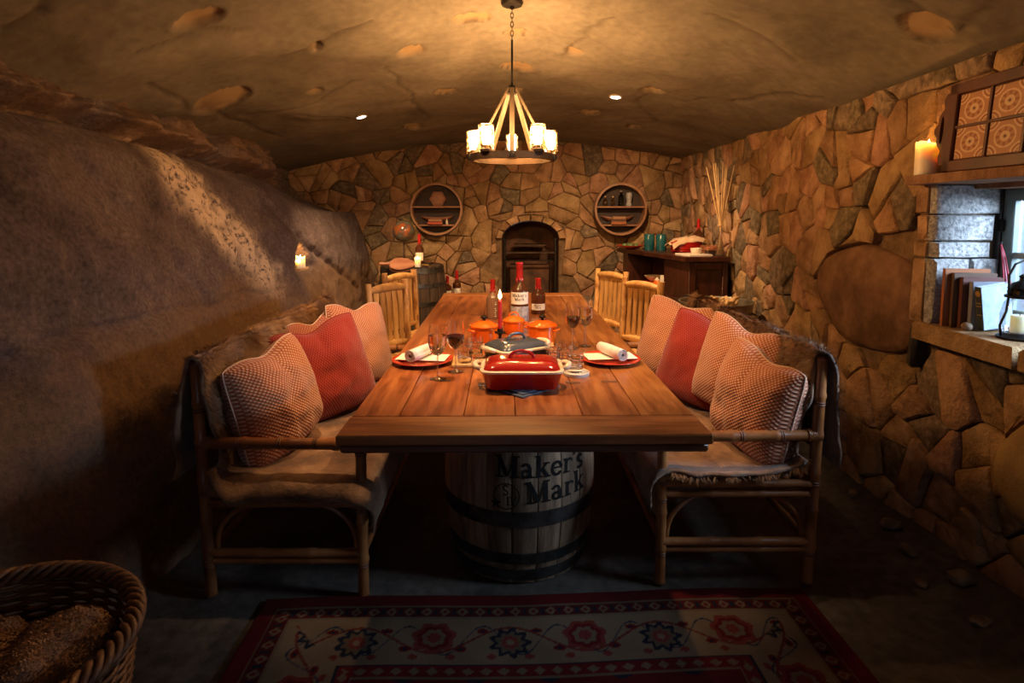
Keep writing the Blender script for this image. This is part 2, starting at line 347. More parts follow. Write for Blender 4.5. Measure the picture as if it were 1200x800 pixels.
# ------------------------------------------------------------------ mesh helpers
class MB:
    def __init__(s): s.v = []; s.f = []
    def add(s, vs, fs):
        o = len(s.v); s.v.extend(tuple(map(float, v)) for v in vs); s.f.extend(tuple(i + o for i in f) for f in fs); return s
    def box(s, c, d, rz=0.0, rx=0.0, ry=0.0, bev=0.0):
        bm = bmesh.new(); bmesh.ops.create_cube(bm, size=1.0)
        bmesh.ops.scale(bm, vec=d, verts=bm.verts)
        if bev: bmesh.ops.bevel(bm, geom=list(bm.edges), offset=bev, segments=1, affect='EDGES')
        M = Matrix.Translation(c) @ Matrix.Rotation(rz, 4, 'Z') @ Matrix.Rotation(ry, 4, 'Y') @ Matrix.Rotation(rx, 4, 'X')
        bm.transform(M); bm.verts.index_update()
        s.add([v.co for v in bm.verts], [[v.index for v in f.verts] for f in bm.faces]); bm.free(); return s
    def tube(s, pts, r, n=8, cap=True, closed=False):
        pts = [Vector(p) for p in pts]; k = len(pts)
        rs = r if isinstance(r, (list, tuple)) else [r] * k
        vs = []; fs = []; up = None
        for i, p in enumerate(pts):
            if closed: t = pts[(i + 1) % k] - pts[i - 1]
            else: t = pts[min(i + 1, k - 1)] - pts[max(i - 1, 0)]
            t.normalize()
            if up is None:
                up = Vector((0, 0, 1)) if abs(t.z) < .9 else Vector((1, 0, 0))
            a = t.cross(up)
            if a.length < 1e-5: a = t.cross(Vector((0, 1, 0)))
            a.normalize(); b = a.cross(t).normalized(); up = b
            for j in range(n):
                an = 2 * math.pi * j / n
                vs.append(p + (a * math.cos(an) + b * math.sin(an)) * rs[i])
        m = k if closed else k - 1
        for i in range(m):
            i2 = (i + 1) % k
            for j in range(n):
                j2 = (j + 1) % n
                fs.append((i * n + j, i * n + j2, i2 * n + j2, i2 * n + j))
        if cap and not closed:
            fs.append(tuple(range(n - 1, -1, -1))); fs.append(tuple((k - 1) * n + j for j in range(n)))
        return s.add(vs, fs)
    def lathe(s, prof, n=24, c=(0, 0, 0), sx=1.0, sy=1.0, a0=0.0, a1=None, cap=False):
        vs = []; fs = []; full = a1 is None
        cols = n if full else n + 1
        span = 2 * math.pi if full else a1 - a0
        for (r, z) in prof:
            for j in range(cols):
                an = a0 + span * j / n
                vs.append((c[0] + r * math.cos(an) * sx, c[1] + r * math.sin(an) * sy, c[2] + z))
        for i in range(len(prof) - 1):
            for j in range(n):
                j2 = (j + 1) % cols
                fs.append((i * cols + j, i * cols + j2, (i + 1) * cols + j2, (i + 1) * cols + j))
        if full and cap:
            if prof[0][0] > 1e-6: fs.append(tuple(range(n - 1, -1, -1)))
            if prof[-1][0] > 1e-6: fs.append(tuple((len(prof) - 1) * n + j for j in range(n)))
        return s.add(vs, fs)
    def prism(s, poly, z0, z1, bev=0.0):
        """poly: ccw (x,y) list, extruded in z, optional chamfer on the top edge"""
        n = len(poly); cx = sum(p[0] for p in poly) / n; cy = sum(p[1] for p in poly) / n
        def ring(z, ins):
            o = []
            for x, y in poly:
                d = math.hypot(x - cx, y - cy) or 1
                o.append((x - (x - cx) / d * ins, y - (y - cy) / d * ins, z))
            return o
        rings = [ring(z0, 0), ring(z1 - bev, 0)] + ([ring(z1, bev)] if bev else [])
        vs = [v for r in rings for v in r]; fs = [tuple(range(n - 1, -1, -1))]
        for k in range(len(rings) - 1):
            for j in range(n):
                fs.append((k * n + j, k * n + (j + 1) % n, (k + 1) * n + (j + 1) % n, (k + 1) * n + j))
        fs.append(tuple((len(rings) - 1) * n + j for j in range(n)))
        return s.add(vs, fs)
    def grid(s, P, closed_u=False):
        """P: array (nu,nv,3)"""
        nu, nv = P.shape[:2]; fs = []
        for i in range(nu if closed_u else nu - 1):
            i2 = (i + 1) % nu
            for j in range(nv - 1):
                fs.append((i * nv + j, i2 * nv + j, i2 * nv + j + 1, i * nv + j + 1))
        return s.add(P.reshape(-1, 3), fs)
    def move(s, M):
        s.v = [tuple(M @ Vector(v)) for v in s.v]; return s
    def build(s, name, m, parent=None, smooth=True, angle=38, loc=None, rot=None):
        me = bpy.data.meshes.new(name); me.from_pydata(s.v, [], s.f); me.update()
        if smooth:
            me.polygons.foreach_set('use_smooth', [True] * len(me.polygons))
            if angle: me.set_sharp_from_angle(angle=math.radians(angle))
        if m: me.materials.append(MT[m] if isinstance(m, str) else m)
        o = bpy.data.objects.new(name, me); COL.objects.link(o)
        if parent: o.parent = parent
        if loc is not None: o.location = loc
        if rot is not None: o.rotation_euler = rot
        return o

def fast_grid(name, P, m, parent=None, attrs=None, uv=None, color=None, flip=False, thick=0.0):
    nu, nv = P.shape[:2]
    idx = np.arange(nu * nv).reshape(nu, nv)
    q = np.stack([idx[:-1, :-1], idx[1:, :-1], idx[1:, 1:], idx[:-1, 1:]], -1).reshape(-1, 4)
    if flip: q = q[:, ::-1]
    me = bpy.data.meshes.new(name)
    me.vertices.add(nu * nv); me.vertices.foreach_set('co', P.reshape(-1).astype(np.float32))
    me.loops.add(q.size); me.loops.foreach_set('vertex_index', q.reshape(-1).astype(np.int32))
    me.polygons.add(len(q)); me.polygons.foreach_set('loop_start', (np.arange(len(q)) * 4).astype(np.int32))
    me.polygons.foreach_set('loop_total', np.full(len(q), 4, np.int32))
    me.polygons.foreach_set('use_smooth', np.ones(len(q), bool))
    me.update(calc_edges=True); me.validate()
    for k, a in (attrs or {}).items():
        at = me.attributes.new(k, 'FLOAT', 'POINT'); at.data.foreach_set('value', a.reshape(-1).astype(np.float32))
    if color is not None:
        at = me.attributes.new('paint', 'FLOAT_COLOR', 'POINT')
        at.data.foreach_set('color', np.concatenate([color.reshape(-1, 3), np.ones((nu * nv, 1))], 1).astype(np.float32).reshape(-1))
    me.materials.append(MT[m] if isinstance(m, str) else m)
    o = bpy.data.objects.new(name, me); COL.objects.link(o)
    if parent: o.parent = parent
    return o

def tag(o, label, cat, group=None):
    o['label'] = label; o['category'] = cat
    if group: o['group'] = group
    return o
def struct(o): o['kind'] = 'structure'; return o
def thing(name, label, cat, loc=(0, 0, 0), rz=0.0, group=None):
    o = bpy.data.objects.new(name, None); COL.objects.link(o); o.empty_display_size = .1
    o.location = loc; o.rotation_euler = (0, 0, rz); return tag(o, label, cat, group)
def dup(root, loc, rz, label, group=None):
    r = root.copy(); COL.objects.link(r); r.location = loc; r.rotation_euler = (0, 0, rz); r['label'] = label
    if group: r['group'] = group
    def rec(a, b):
        for ch in list(a.children):
            c = ch.copy(); COL.objects.link(c); c.parent = b; rec(ch, c)
    rec(root, r); return r

def fur_strands(P, n, length, lie, m, name, parent, width=0.0016, seed=1, lift=0.55):
    """short hairs as slim triangles over a grid surface P (nu,nv,3), joined into one part"""
    rg = np.random.default_rng(seed); nu, nv = P.shape[:2]
    i = rg.uniform(0, nu - 1.001, n); j = rg.uniform(0, nv - 1.001, n)
    i0 = i.astype(int); j0 = j.astype(int); a = (i - i0)[:, None]; b = (j - j0)[:, None]
    p00, p10, p01, p11 = P[i0, j0], P[i0 + 1, j0], P[i0, j0 + 1], P[i0 + 1, j0 + 1]
    base = (p00 * (1 - a) + p10 * a) * (1 - b) + (p01 * (1 - a) + p11 * a) * b
    du = p10 - p00; dv = p01 - p00
    nn = np.cross(du, dv); nn /= np.linalg.norm(nn, axis=1, keepdims=True) + 1e-9
    lie = np.asarray(lie, float)
    clump = np.array([[noise.noise(Vector(q * 9)), noise.noise(Vector(q * 9 + 7.0)), noise.noise(Vector(q * 9 + 13.0))] for q in base[::1]])
    d = lie[None] * .8 + clump * 1.0 + rg.normal(0, .25, (n, 3))
    d -= nn * (d * nn).sum(1, keepdims=True)
    d /= np.linalg.norm(d, axis=1, keepdims=True) + 1e-9
    L = length * rg.uniform(.6, 1.25, (n, 1))
    tip = base + d * L * (1 - lift * .4) + nn * L * lift
    side = np.cross(d, nn) * width
    V = np.stack([base - side - nn * .002, base + side - nn * .002, tip], 1).reshape(-1, 3)
    me = bpy.data.meshes.new(name)
    me.vertices.add(3 * n); me.vertices.foreach_set('co', V.reshape(-1).astype(np.float32))
    me.loops.add(3 * n); me.loops.foreach_set('vertex_index', np.arange(3 * n, dtype=np.int32))
    me.polygons.add(n); me.polygons.foreach_set('loop_start', (np.arange(n) * 3).astype(np.int32)); me.polygons.foreach_set('loop_total', np.full(n, 3, np.int32))
    me.update(calc_edges=True)
    me.materials.append(MT[m])
    o = bpy.data.objects.new(name, me); COL.objects.link(o); o.parent = parent; o['kind'] = 'stuff'
    return o

# lettering drawn as thick strokes with slab serifs, then wrapped on a surface
def arc(cx, cy, rx, ry, a0, a1, n=10):
    return [(cx + rx * math.cos(math.radians(lerp(a0, a1, i / n))), cy + ry * math.sin(math.radians(lerp(a0, a1, i / n)))) for i in range(n + 1)]
def bar(x0, x1, y0, y1): return ([((x0 + x1) / 2, y0), ((x0 + x1) / 2, y1)], x1 - x0)
GL = {
 'M': (1.16, [([(.20, 0), (.20, 1)], .12), ([(.16, 1), (.57, .06)], .20), ([(.57, .06), (.94, 1)], .10), ([(.93, 0), (.93, 1)], .20), bar(.0, .40, 0, .08), bar(.70, 1.14, 0, .08), bar(.0, .26, .92, 1), bar(.88, 1.14, .92, 1)]),
 'a': (.70, [(arc(.27, .19, .17, .15, 40, 330), .12), ([(.46, .04), (.46, .48)], .16), (arc(.28, .46, .18, .17, 10, 165), .11), bar(.40, .66, 0, .08)]),
 'k': (.76, [([(.18, 0), (.18, 1)], .16), ([(.24, .28), (.54, .62)], .09), ([(.32, .42), (.60, .04)], .16), bar(.02, .36, 0, .08), bar(.44, .76, 0, .08), bar(.02, .20, .92, 1), bar(.40, .70, .60, .68)]),
 'e': (.66, [(arc(.32, .33, .24, .29, 5, 325, 14), .13), ([(.10, .36), (.56, .36)], .08)]),
 'r': (.58, [([(.18, 0), (.18, .66)], .16), (arc(.38, .44, .18, .18, 160, 40), .11), ([(.46, .52), (.54, .58)], .14), bar(.02, .38, 0, .08), bar(.02, .20, .60, .68)]),
 "'": (.26, [([(.13, 1.0), (.10, .72)], .13)]),
 's': (.54, [(arc(.27, .49, .16, .14, 20, 250, 8) + arc(.25, .18, .19, .14, 70, -150, 8), .12)]),
 'S': (.60, [(arc(.29, .74, .19, .20, 20, 250, 8) + arc(.27, .25, .21, .21, 70, -150, 8), .13)]),
 'I': (.34, [([(.17, 0), (.17, 1)], .14), bar(0, .34, 0, .08), bar(0, .34, .92, 1)]),
 'V': (.78, [([(.12, 1), (.40, .04)], .17), ([(.40, .04), (.68, 1)], .09), bar(0, .30, .92, 1), bar(.54, .80, .92, 1)]),
}
def strokes(mb, items, fn):
    for pts, w in items:
        q = [pts[0]]
        for a, b in zip(pts, pts[1:]):
            k = max(1, int(math.hypot(b[0] - a[0], b[1] - a[1]) / .25))
            q += [(lerp(a[0], b[0], i / k), lerp(a[1], b[1], i / k)) for i in range(1, k + 1)]
        vs = []
        for i, p in enumerate(q):
            t = Vector(q[min(i + 1, len(q) - 1)]) - Vector(q[max(i - 1, 0)])
            t.normalize(); nx, ny = -t.y * w / 2, t.x * w / 2
            vs += [fn(p[0] + nx, p[1] + ny), fn(p[0], p[1]), fn(p[0] - nx, p[1] - ny)]
        fs = []
        for i in range(len(q) - 1):
            for k in (0, 1):
                fs.append((i * 3 + k, i * 3 + k + 1, i * 3 + k + 4, i * 3 + k + 3))
        mb.add(vs, fs)
def lettering(mb, text, h, u0, v0, fn, rot=0.0, track=.03):
    x = 0.0; c, s_ = math.cos(rot), math.sin(rot)
    for ch in text:
        if ch == ' ': x += .4; continue
        w, items = GL[ch]
        strokes(mb, items, lambda a, b, x=x: fn(u0 + ((x + a) * c - b * s_) * h, v0 + ((x + a) * s_ + b * c) * h))
        x += w + track
    return x * h

# ------------------------------------------------------------------ the cave room: floor, rock face, vault, stone walls
def apex(y): return np.interp(y, [-2, 1, 2, 3.1, 4.3, 6.3], [2.66, 2.66, 2.60, 2.46, 2.28, 2.15])
def ceil_z(x, y):
    e = np.where(x > 0, 1.95, 1.86); t = np.where(x > 0, x / 1.85, x / 2.25)
    return e + (apex(y) - e) * (1 - t * t)

def smooth(a, b, x):
    t = np.clip((x - a) / (b - a), 0, 1); return t * t * (3 - 2 * t)
def vnoise(X, Y, Z, f, octv=4, seed=0.0):
    out = np.empty(X.size); x, y, z = X.reshape(-1) * f + seed, Y.reshape(-1) * f, np.broadcast_to(Z, X.shape).reshape(-1) * f
    for i in range(out.size): out[i] = noise.fractal(Vector((x[i], y[i], z[i])), 1.0, 2.0, octv)
    return out.reshape(X.shape)
def seg_dist(X, Y, a, b):
    ax, ay = a; dx, dy = b[0] - ax, b[1] - ay
    t = np.clip(((X - ax) * dx + (Y - ay) * dy) / (dx * dx + dy * dy + 1e-9), 0, 1)
    return np.hypot(X - ax - t * dx, Y - ay - t * dy)

# floor
X, Y = np.meshgrid(np.linspace(-2.5, 2.15, 120), np.linspace(-1.5, 6.5, 190), indexing='ij')
N = vnoise(X, Y, 0.0, 1.6, 5)
Zf = -0.006 + 0.004 * N + (0.07 + .05 * N) * smooth(1.38, 1.78, X) * smooth(4.4, 3.3, Y) + .05 * smooth(-1.2, -1.5, X)
fl = struct(fast_grid('floor', np.stack([X, Y, Zf], -1), 'floor'))

# ceiling: plastered vault with bare rock showing in oval patches, cracks and a ragged spine
X, Y = np.meshgrid(np.linspace(-2.55, 2.1, 250), np.linspace(-1.5, 6.45, 420), indexing='ij')
N1 = vnoise(X, Y, 3.0, 0.9, 3); N2 = vnoise(X, Y, 9.0, 4.5, 4)
Zc = ceil_z(X, Y) + .045 * N1 * smooth(6.4, 5.4, Y) + .010 * N2
patch = np.zeros_like(X); crack = np.zeros_like(X)
PATCHES = [(-1.38, 2.70, .13, .09), (-1.04, 3.25, .05, .05), (-.58, 3.55, .10, .08), (-.22, 3.29, .12, .06), (-.47, 4.32, .10, .09), (.03, 3.91, .12, .09), (.03, 3.48, .11, .05),
           (.37, 3.61, .07, .06), (.93, 4.04, .10, .09), (-.87, 5.3, .10, .16), (-1.70, 3.57, .22, .20), (.64, 4.92, .10, .10), (1.60, 2.37, .11, .12), (.04, 4.36, .09, .08), (-1.25, 3.9, .06, .08), (1.05, 5.2, .08, .12)]
for (cx, cy, rx, ry) in PATCHES:
    rx *= .8; ry *= .75
    d = np.hypot((X - cx) / rx, (Y - cy) / ry) + .35 * N2
    k = smooth(1.10, .75, d); patch = np.maximum(patch, k)
    Zc += .030 * k + .02 * k * N2
    lip = np.exp(-((d - 1.1) / .13) ** 2); Zc -= .008 * lip
    crack = np.maximum(crack, .75 * np.exp(-((d - .98) / .06) ** 2) * (N1 + .3 * N2 > -.1))
CR = [[(-1.67, 2.67), (-1.42, 2.76), (-1.3, 2.9)], [(-1.27, 3.27), (-1.05, 3.25), (-.74, 3.13)], [(-.78, 3.73), (-.72, 4.29), (-.72, 5.13)], [(-1.47, 4.18), (-1.18, 4.66)],
      [(1.17, 4.18), (1.4, 3.8), (1.51, 3.61), (1.64, 3.25)], [(.98, 2.94), (1.41, 3.07)], [(.31, 3.66), (.40, 3.3), (.52, 3.13)], [(-1.86, 2.24), (-1.74, 2.24), (-1.4, 2.1)],
      [(-1.84, 3.06), (-1.84, 3.86), (-1.8, 4.75)], [(1.45, 2.3), (1.7, 2.3), (1.6, 2.05)], [(-1.0, 3.9), (-1.3, 4.1), (-1.75, 4.0)], [(-.2, 4.8), (.5, 4.5), (1.1, 4.6)], [(.93, 4.1), (.95, 4.5), (1.2, 5.0)]]
for pl in CR:
    for a, b in zip(pl, pl[1:]):
        d = seg_dist(X + .05 * N2, Y + .06 * N1, a, b)
        crack = np.maximum(crack, .55 * np.exp(-(d / .012) ** 2)); Zc += .010 * np.exp(-(d / .016) ** 2)
# sagging folds of the plaster
for (a, b, w, h) in [((-2.0, 2.6), (-.9, 3.4), .16, .035), ((-1.9, 3.4), (-1.2, 4.6), .14, .03), ((.5, 2.0), (1.7, 3.3), .22, .03), ((1.0, 3.6), (1.75, 3.9), .12, .03), ((-.2, 2.2), (.3, 3.0), .3, .03)]:
    d = seg_dist(X, Y, a, b); Zc -= h * np.exp(-(d / w) ** 2)
ceiling = struct(fast_grid('ceiling', np.stack([X, Y, Zc], -1), 'ceiling', attrs={'patch': np.clip(patch, 0, 1), 'crack': np.clip(crack, 0, 1)}, flip=True))
def ceil_at(x, y):
    i = int(round((x + 2.55) / 4.65 * 249)); j = int(round((y + 1.5) / 7.95 * 419)); return float(Zc[i, j])

# left wall: one huge weathered boulder leaning back, a ragged ledge of rock above it
ys = np.linspace(-1.5, 6.40, 470); ss = np.linspace(0, 1, 190)
PX = [-1.34, -1.40, -1.46, -1.53, -1.61, -1.71, -1.80, -1.93, -2.12, -2.10, -1.94, -2.00, -2.16]
NICHE = (4.52, 1.060)
Pw = np.zeros((470, 190, 3)); pa = np.zeros((470, 190)); oc = np.zeros((470, 190))
for i, y in enumerate(ys):
    zt = float(np.interp(y, [0, 2.7, 4.85, 6.2], [1.80, 1.80, 1.645, 1.46]))
    zc = float(ceil_z(np.array(-2.05), np.array(y)))
    back = float(smooth(4.9, 5.6, np.array(y)))
    out = float(smooth(2.1, 1.2, np.array(y))) * .26
    px = [p - (out if k < 6 else out * .4) for k, p in enumerate(PX)]
    px[8:] = [p - .35 * back for p in px[8:]]
    px[0:7] = [p + .02 * back for p in px[0:7]]
    pz = [-.05, .3, .62, .92, 1.2, 1.42, zt - .12, zt - .02, zt + .01, zt + .035, zt + .10, zc - .02, zc + .18]
    kn = np.linspace(0, 1, 13)
    Pw[i, :, 0] = np.interp(ss, kn, px); Pw[i, :, 1] = y; Pw[i, :, 2] = np.interp(ss, kn, pz)
# relax the corners of the section
for _ in range(4): Pw[:, 1:-1] = .25 * Pw[:, :-2] + .5 * Pw[:, 1:-1] + .25 * Pw[:, 2:]
Yg, Zg = Pw[..., 1], Pw[..., 2]
n1 = vnoise(Yg, Zg, 1.0, .8, 2); n2 = vnoise(Yg, Zg, 5.0, 2.6, 4); n3 = vnoise(Yg, Zg, 8.0, 11.0, 4)
upper = smooth(.62, .70, ss)[None, :]
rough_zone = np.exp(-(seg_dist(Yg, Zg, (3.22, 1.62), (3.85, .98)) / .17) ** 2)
Pw[..., 0] += .07 * n1 + .034 * n2 * (1 + 1.0 * upper) + .012 * n3 * (1 + 3.5 * upper + 1.0 * rough_zone)
for (a, b, w, h) in [((.9, 1.00), (3.9, .90), .012, -.03), ((2.3, 1.75), (3.1, .9), .05, -.022), ((4.2, 1.5), (4.9, 1.0), .04, -.03), ((4.6, 1.2), (5.6, .7), .03, -.03), ((3.7, 1.3), (4.3, 1.25), .06, .03), ((4.0, 1.05), (4.3, .75), .06, .03), ((1.5, 1.5), (2.4, .6), .05, -.015)]:
    d = seg_dist(Yg + .04 * n2, Zg + .04 * n2, a, b); Pw[..., 0] += h * np.exp(-(d / w) ** 2)
nm = smooth(-.34, -.03, Yg - NICHE[0] + .02 * n3) * smooth(.118, .088, Yg - NICHE[0] + .02 * n3) * smooth(.965, .99, Zg) * smooth(1.17 + .02, 1.11, Zg + .4 * np.abs(Yg - NICHE[0]) + .02 * n3)
NX = float(Pw[np.abs(ys - NICHE[0]).argmin(), np.abs(Pw[np.abs(ys - NICHE[0]).argmin(), :, 2] - 1.06).argmin(), 0])
Pw[..., 0] -= .15 * nm
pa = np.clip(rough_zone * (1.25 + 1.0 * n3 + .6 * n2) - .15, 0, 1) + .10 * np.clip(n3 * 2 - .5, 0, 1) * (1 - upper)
oc = np.clip(smooth(1.02, .85, Zg + .12 * n1 + .1 * n2) * .55 + .5 * upper * np.clip(.5 + n2 * 1.4, 0, 1), 0, .8) * (1 - nm)  # warmer tint over the lower face and along the upper ledge
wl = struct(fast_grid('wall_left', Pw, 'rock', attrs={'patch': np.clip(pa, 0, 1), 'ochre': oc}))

# ---- rubble masonry: irregular stones fitted by a power diagram, every stone its own object
def clip_poly(poly, nx, ny, c):
    out = []
    for a, b in zip(poly, poly[1:] + poly[:1]):
        da = a[0] * nx + a[1] * ny - c; db = b[0] * nx + b[1] * ny - c
        if da <= 0: out.append(a)
        if (da < 0) != (db < 0) and abs(da - db) > 1e-9:
            t = da / (da - db); out.append((lerp(a[0], b[0], t), lerp(a[1], b[1], t)))
    return out
def area(p): return .5 * sum(a[0] * b[1] - b[0] * a[1] for a, b in zip(p, p[1:] + p[:1]))
def inside(p, q): return all((b[0] - a[0]) * (q[1] - a[1]) - (b[1] - a[1]) * (q[0] - a[0]) >= 0 for a, b in zip(p, p[1:] + p[:1]))
def nearest(p, q):
    best = None
    for a, b in zip(p, p[1:] + p[:1]):
        dx, dy = b[0] - a[0], b[1] - a[1]; t = max(0, min(1, ((q[0] - a[0]) * dx + (q[1] - a[1]) * dy) / (dx * dx + dy * dy + 1e-12)))
        r = (a[0] + t * dx, a[1] + t * dy); d = math.hypot(r[0] - q[0], r[1] - q[1])
        if best is None or d < best[0]: best = (d, r)
    return best[1]
def rubble(bounds, rmin, rmax, aspect, obstacles, seed, gap=.0045, top=None, amax=.05):
    rg = random.Random(seed); u0, u1, v0, v1 = bounds; S = []
    for r_lo, r_hi, tries in ((rmax * .75, rmax, 90), (lerp(rmin, rmax, .35), rmax * .75, 700), (rmin, lerp(rmin, rmax, .4), 4500)):
        for _ in range(tries):
            r = rg.uniform(r_lo, r_hi); u, v = rg.uniform(u0, u1), rg.uniform(v0, v1)
            if all(math.hypot((u - s[0]) / aspect, v - s[1]) > (r + s[2]) * .86 for s in S): S.append((u, v, r))
    out = []
    for i, (u, v, r) in enumerate(S):
        if any(inside(o, (u, v)) for o in obstacles): continue
        poly = [(u0, v0), (u1, v0), (u1, v1), (u0, v1)]
        poly = [(x / aspect, y) for x, y in poly]
        a = (u / aspect, v)
        for j, (u2, v2, r2) in enumerate(S):
            if i == j or abs(u2 - u) > 5 * rmax or abs(v2 - v) > 5 * rmax: continue
            b = (u2 / aspect, v2); dx, dy = b[0] - a[0], b[1] - a[1]; d = math.hypot(dx, dy)
            t = .5 + (r * r - r2 * r2) / (2 * d * d)
            mx, my = a[0] + dx * t, a[1] + dy * t
            poly = clip_poly(poly, dx / d, dy / d, (mx * dx + my * dy) / d - gap * rg.uniform(.25, .8))
            if len(poly) < 3: break
        if len(poly) < 3: continue
        poly = [(x * aspect, y) for x, y in poly]
        pieces = [poly]
        for _ in range(2):                                         # split some cells again, so that the pieces turn angular
            nxt = []
            for pc_ in pieces:
                A = abs(area(pc_))
                if A > amax * rg.uniform(.35, 1.3):
                    cx = sum(p[0] for p in pc_) / len(pc_) + rg.uniform(-.02, .02); cy = sum(p[1] for p in pc_) / len(pc_) + rg.uniform(-.02, .02)
                    w_ = max(p[0] for p in pc_) - min(p[0] for p in pc_); h_ = max(p[1] for p in pc_) - min(p[1] for p in pc_)
                    an = (0 if w_ > h_ else math.pi / 2) + rg.gauss(0, .38); nx, ny = math.cos(an), math.sin(an); c = cx * nx + cy * ny; g = gap * rg.uniform(.25, .6)
                    nxt += [k for k in (clip_poly(pc_, nx, ny, c - g), clip_poly(pc_, -nx, -ny, -c - g)) if len(k) > 2]
                else: nxt.append(pc_)
            pieces = nxt
        for poly in pieces:
            q = []                                                 # knock the corners off, roughen the long edges
            for a, b in zip(poly, poly[1:] + poly[:1]):
                L = math.hypot(b[0] - a[0], b[1] - a[1])
                if L < .012: q.append(a); continue
                k = min(.3, .006 / L)
                q.append((lerp(a[0], b[0], k), lerp(a[1], b[1], k)))
                if L > .09:
                    j = rg.uniform(-.006, .006); t = rg.uniform(.35, .65)
                    q.append((lerp(a[0], b[0], t) - (b[1] - a[1]) / L * j, lerp(a[1], b[1], t) + (b[0] - a[0]) / L * j))
                q.append((lerp(a[0], b[0], 1 - k), lerp(a[1], b[1], 1 - k)))
            for o in obstacles:
                q = [nearest(o, p) if inside(o, p) else p for p in q]
            if top is not None: q = [(p[0], min(p[1], top(p[0]))) for p in q]
            if area(q) > .0012: out.append((q, r))
    return out
def stone_mesh(poly, depth, place, flip, rg, crown=.007):
    n = len(poly); cu = sum(p[0] for p in poly) / n; cv = sum(p[1] for p in poly) / n
    tu, tv = rg.uniform(-.05, .05), rg.uniform(-.06, .06)
    def P(u, v, d): return place(u, v, d + (u - cu) * tu + (v - cv) * tv)
    c0 = place(cu, cv, 0); vs = []; fs = []
    for p in poly: vs.append(place(p[0], p[1], -.03))
    for p in poly: vs.append(P(p[0], p[1], depth - crown - rg.uniform(0, .006)))
    for p in poly: vs.append(P(lerp(p[0], cu, .11), lerp(p[1], cv, .11), depth + rg.uniform(-.004, .004)))
    vs.append(P(cu, cv, depth + rg.uniform(-.003, .007)))
    for k in (0, 1):
        for j in range(n): fs.append((k * n + j, k * n + (j + 1) % n, (k + 1) * n + (j + 1) % n, (k + 1) * n + j))
    for j in range(n): fs.append((2 * n + j, 2 * n + (j + 1) % n, 3 * n))
    if flip: fs = [f[::-1] for f in fs]
    mb = MB(); mb.add([(v[0] - c0[0], v[1] - c0[1], v[2] - c0[2]) for v in vs], fs); return mb, c0
def lay(stones, place, flip, parent, seed, pal, dmin=.03, dmax=.06):
    rg = random.Random(seed)
    for poly, r in stones:
        mb, c0 = stone_mesh(poly, rg.uniform(dmin, dmax), place, flip, rg)
        mb.build('stone', rg.choice(pal), parent, angle=50, loc=c0)

BACK = 6.34
def pl_back(u, v, d): return (u, BACK - d, v)
ACX, AHW, ASP, ARY = .195, .300, 1.13, .19
arch = [(ACX - AHW, .40), (ACX + AHW, .40)] + [(ACX + AHW * math.cos(t), ASP + ARY * math.sin(t)) for t in np.linspace(0, math.pi, 13)]
arch_out = [(ACX - AHW - .006, .38), (ACX + AHW + .006, .38)] + [(ACX + (AHW + .075) * math.cos(t), ASP + (ARY + .075) * math.sin(t)) for t in np.linspace(.12, math.pi - .12, 11)]
mb = MB()
def quadb(u0, u1, v0, v1): mb.add([(u0, BACK, v0), (u1, BACK, v0), (u1, BACK, v1), (u0, BACK, v1)], [(0, 1, 2, 3)])
quadb(-2.7, ACX - AHW, -.1, 2.6); quadb(ACX + AHW, 2.2, -.1, 2.6); quadb(ACX - AHW, ACX + AHW, -.1, .42)
ap = arch[2:]
for a, b in zip(ap, ap[1:]): mb.add([(a[0], BACK, a[1]), (a[0], BACK, 2.6), (b[0], BACK, 2.6), (b[0], BACK, b[1])], [(0, 1, 2, 3)])
wb = struct(mb.build('wall_back', 'mortar', smooth=False))
bs = rubble((-2.35, 1.84, .02, 2.26), .06, .185, 1.15, [arch_out], 21, top=lambda u: float(ceil_z(np.array(u), np.array(6.3))) + .05)
lay(bs, pl_back, False, wb, 3, ['stone_tan'] * 8 + ['stone_grey'] * 3 + ['stone_pink'] * 3, .018, .042)
rg = random.Random(5)
tt = np.linspace(.02, math.pi - .02, 9)
for a, b in zip(tt, tt[1:]):                                   # wedge stones of the arch
    a2, b2 = a + .012, b - .012; o = .062 + rg.uniform(0, .022)
    P4 = [(ACX + (AHW + .004) * math.cos(t), ASP + (ARY + .004) * math.sin(t)) for t in (a2, b2)]
    Q4 = [(ACX + (AHW + o) * math.cos(t), ASP + (ARY + o) * math.sin(t)) for t in (b2, a2)]
    m_ = [((p[0] + q[0]) / 2, (p[1] + q[1]) / 2) for p, q in ((P4[1], Q4[0]), (Q4[1], P4[0]))]
    poly = [P4[0], Q4[1], Q4[0], P4[1]]
    smb, c0 = stone_mesh(poly, .06, pl_back, False, rg); smb.build('stone', 'stone_tan', wb, angle=50, loc=c0)

# right wall with the window opening
RX = 1.80
def pl_right(u, v, d): return (RX - d, u, v)
WY0, WY1, WZ0, WZ1 = 1.45, 2.50, .935, 1.525
mb = MB()
for (y0, y1, z0, z1) in [(-1.5, WY0, -.1, 2.4), (WY1, 6.5, -.1, 2.4), (WY0, WY1, -.1, WZ0), (WY0, WY1, WZ1, 2.4)]:
    mb.box((RX + .14, (y0 + y1) / 2, (z0 + z1) / 2), (.28, y1 - y0, z1 - z0))
wr = struct(mb.build('wall_right', 'mortar', smooth=False))
boulder = [(3.46, 1.128), (3.476, .977), (3.338, .824), (3.152, .717), (2.885, .724), (2.662, .764), (2.60, .852), (2.60, 1.053), (2.658, 1.18), (2.793, 1.21), (2.967, 1.252), (3.196, 1.218)]
ochre_s = [(2.09, .48), (2.05, .62), (1.95, .72), (1.70, .74), (1.60, .55), (1.68, .38), (1.92, .33), (2.03, .38)]
if area(boulder) < 0: boulder = boulder[::-1]
if area(ochre_s) < 0: ochre_s = ochre_s[::-1]
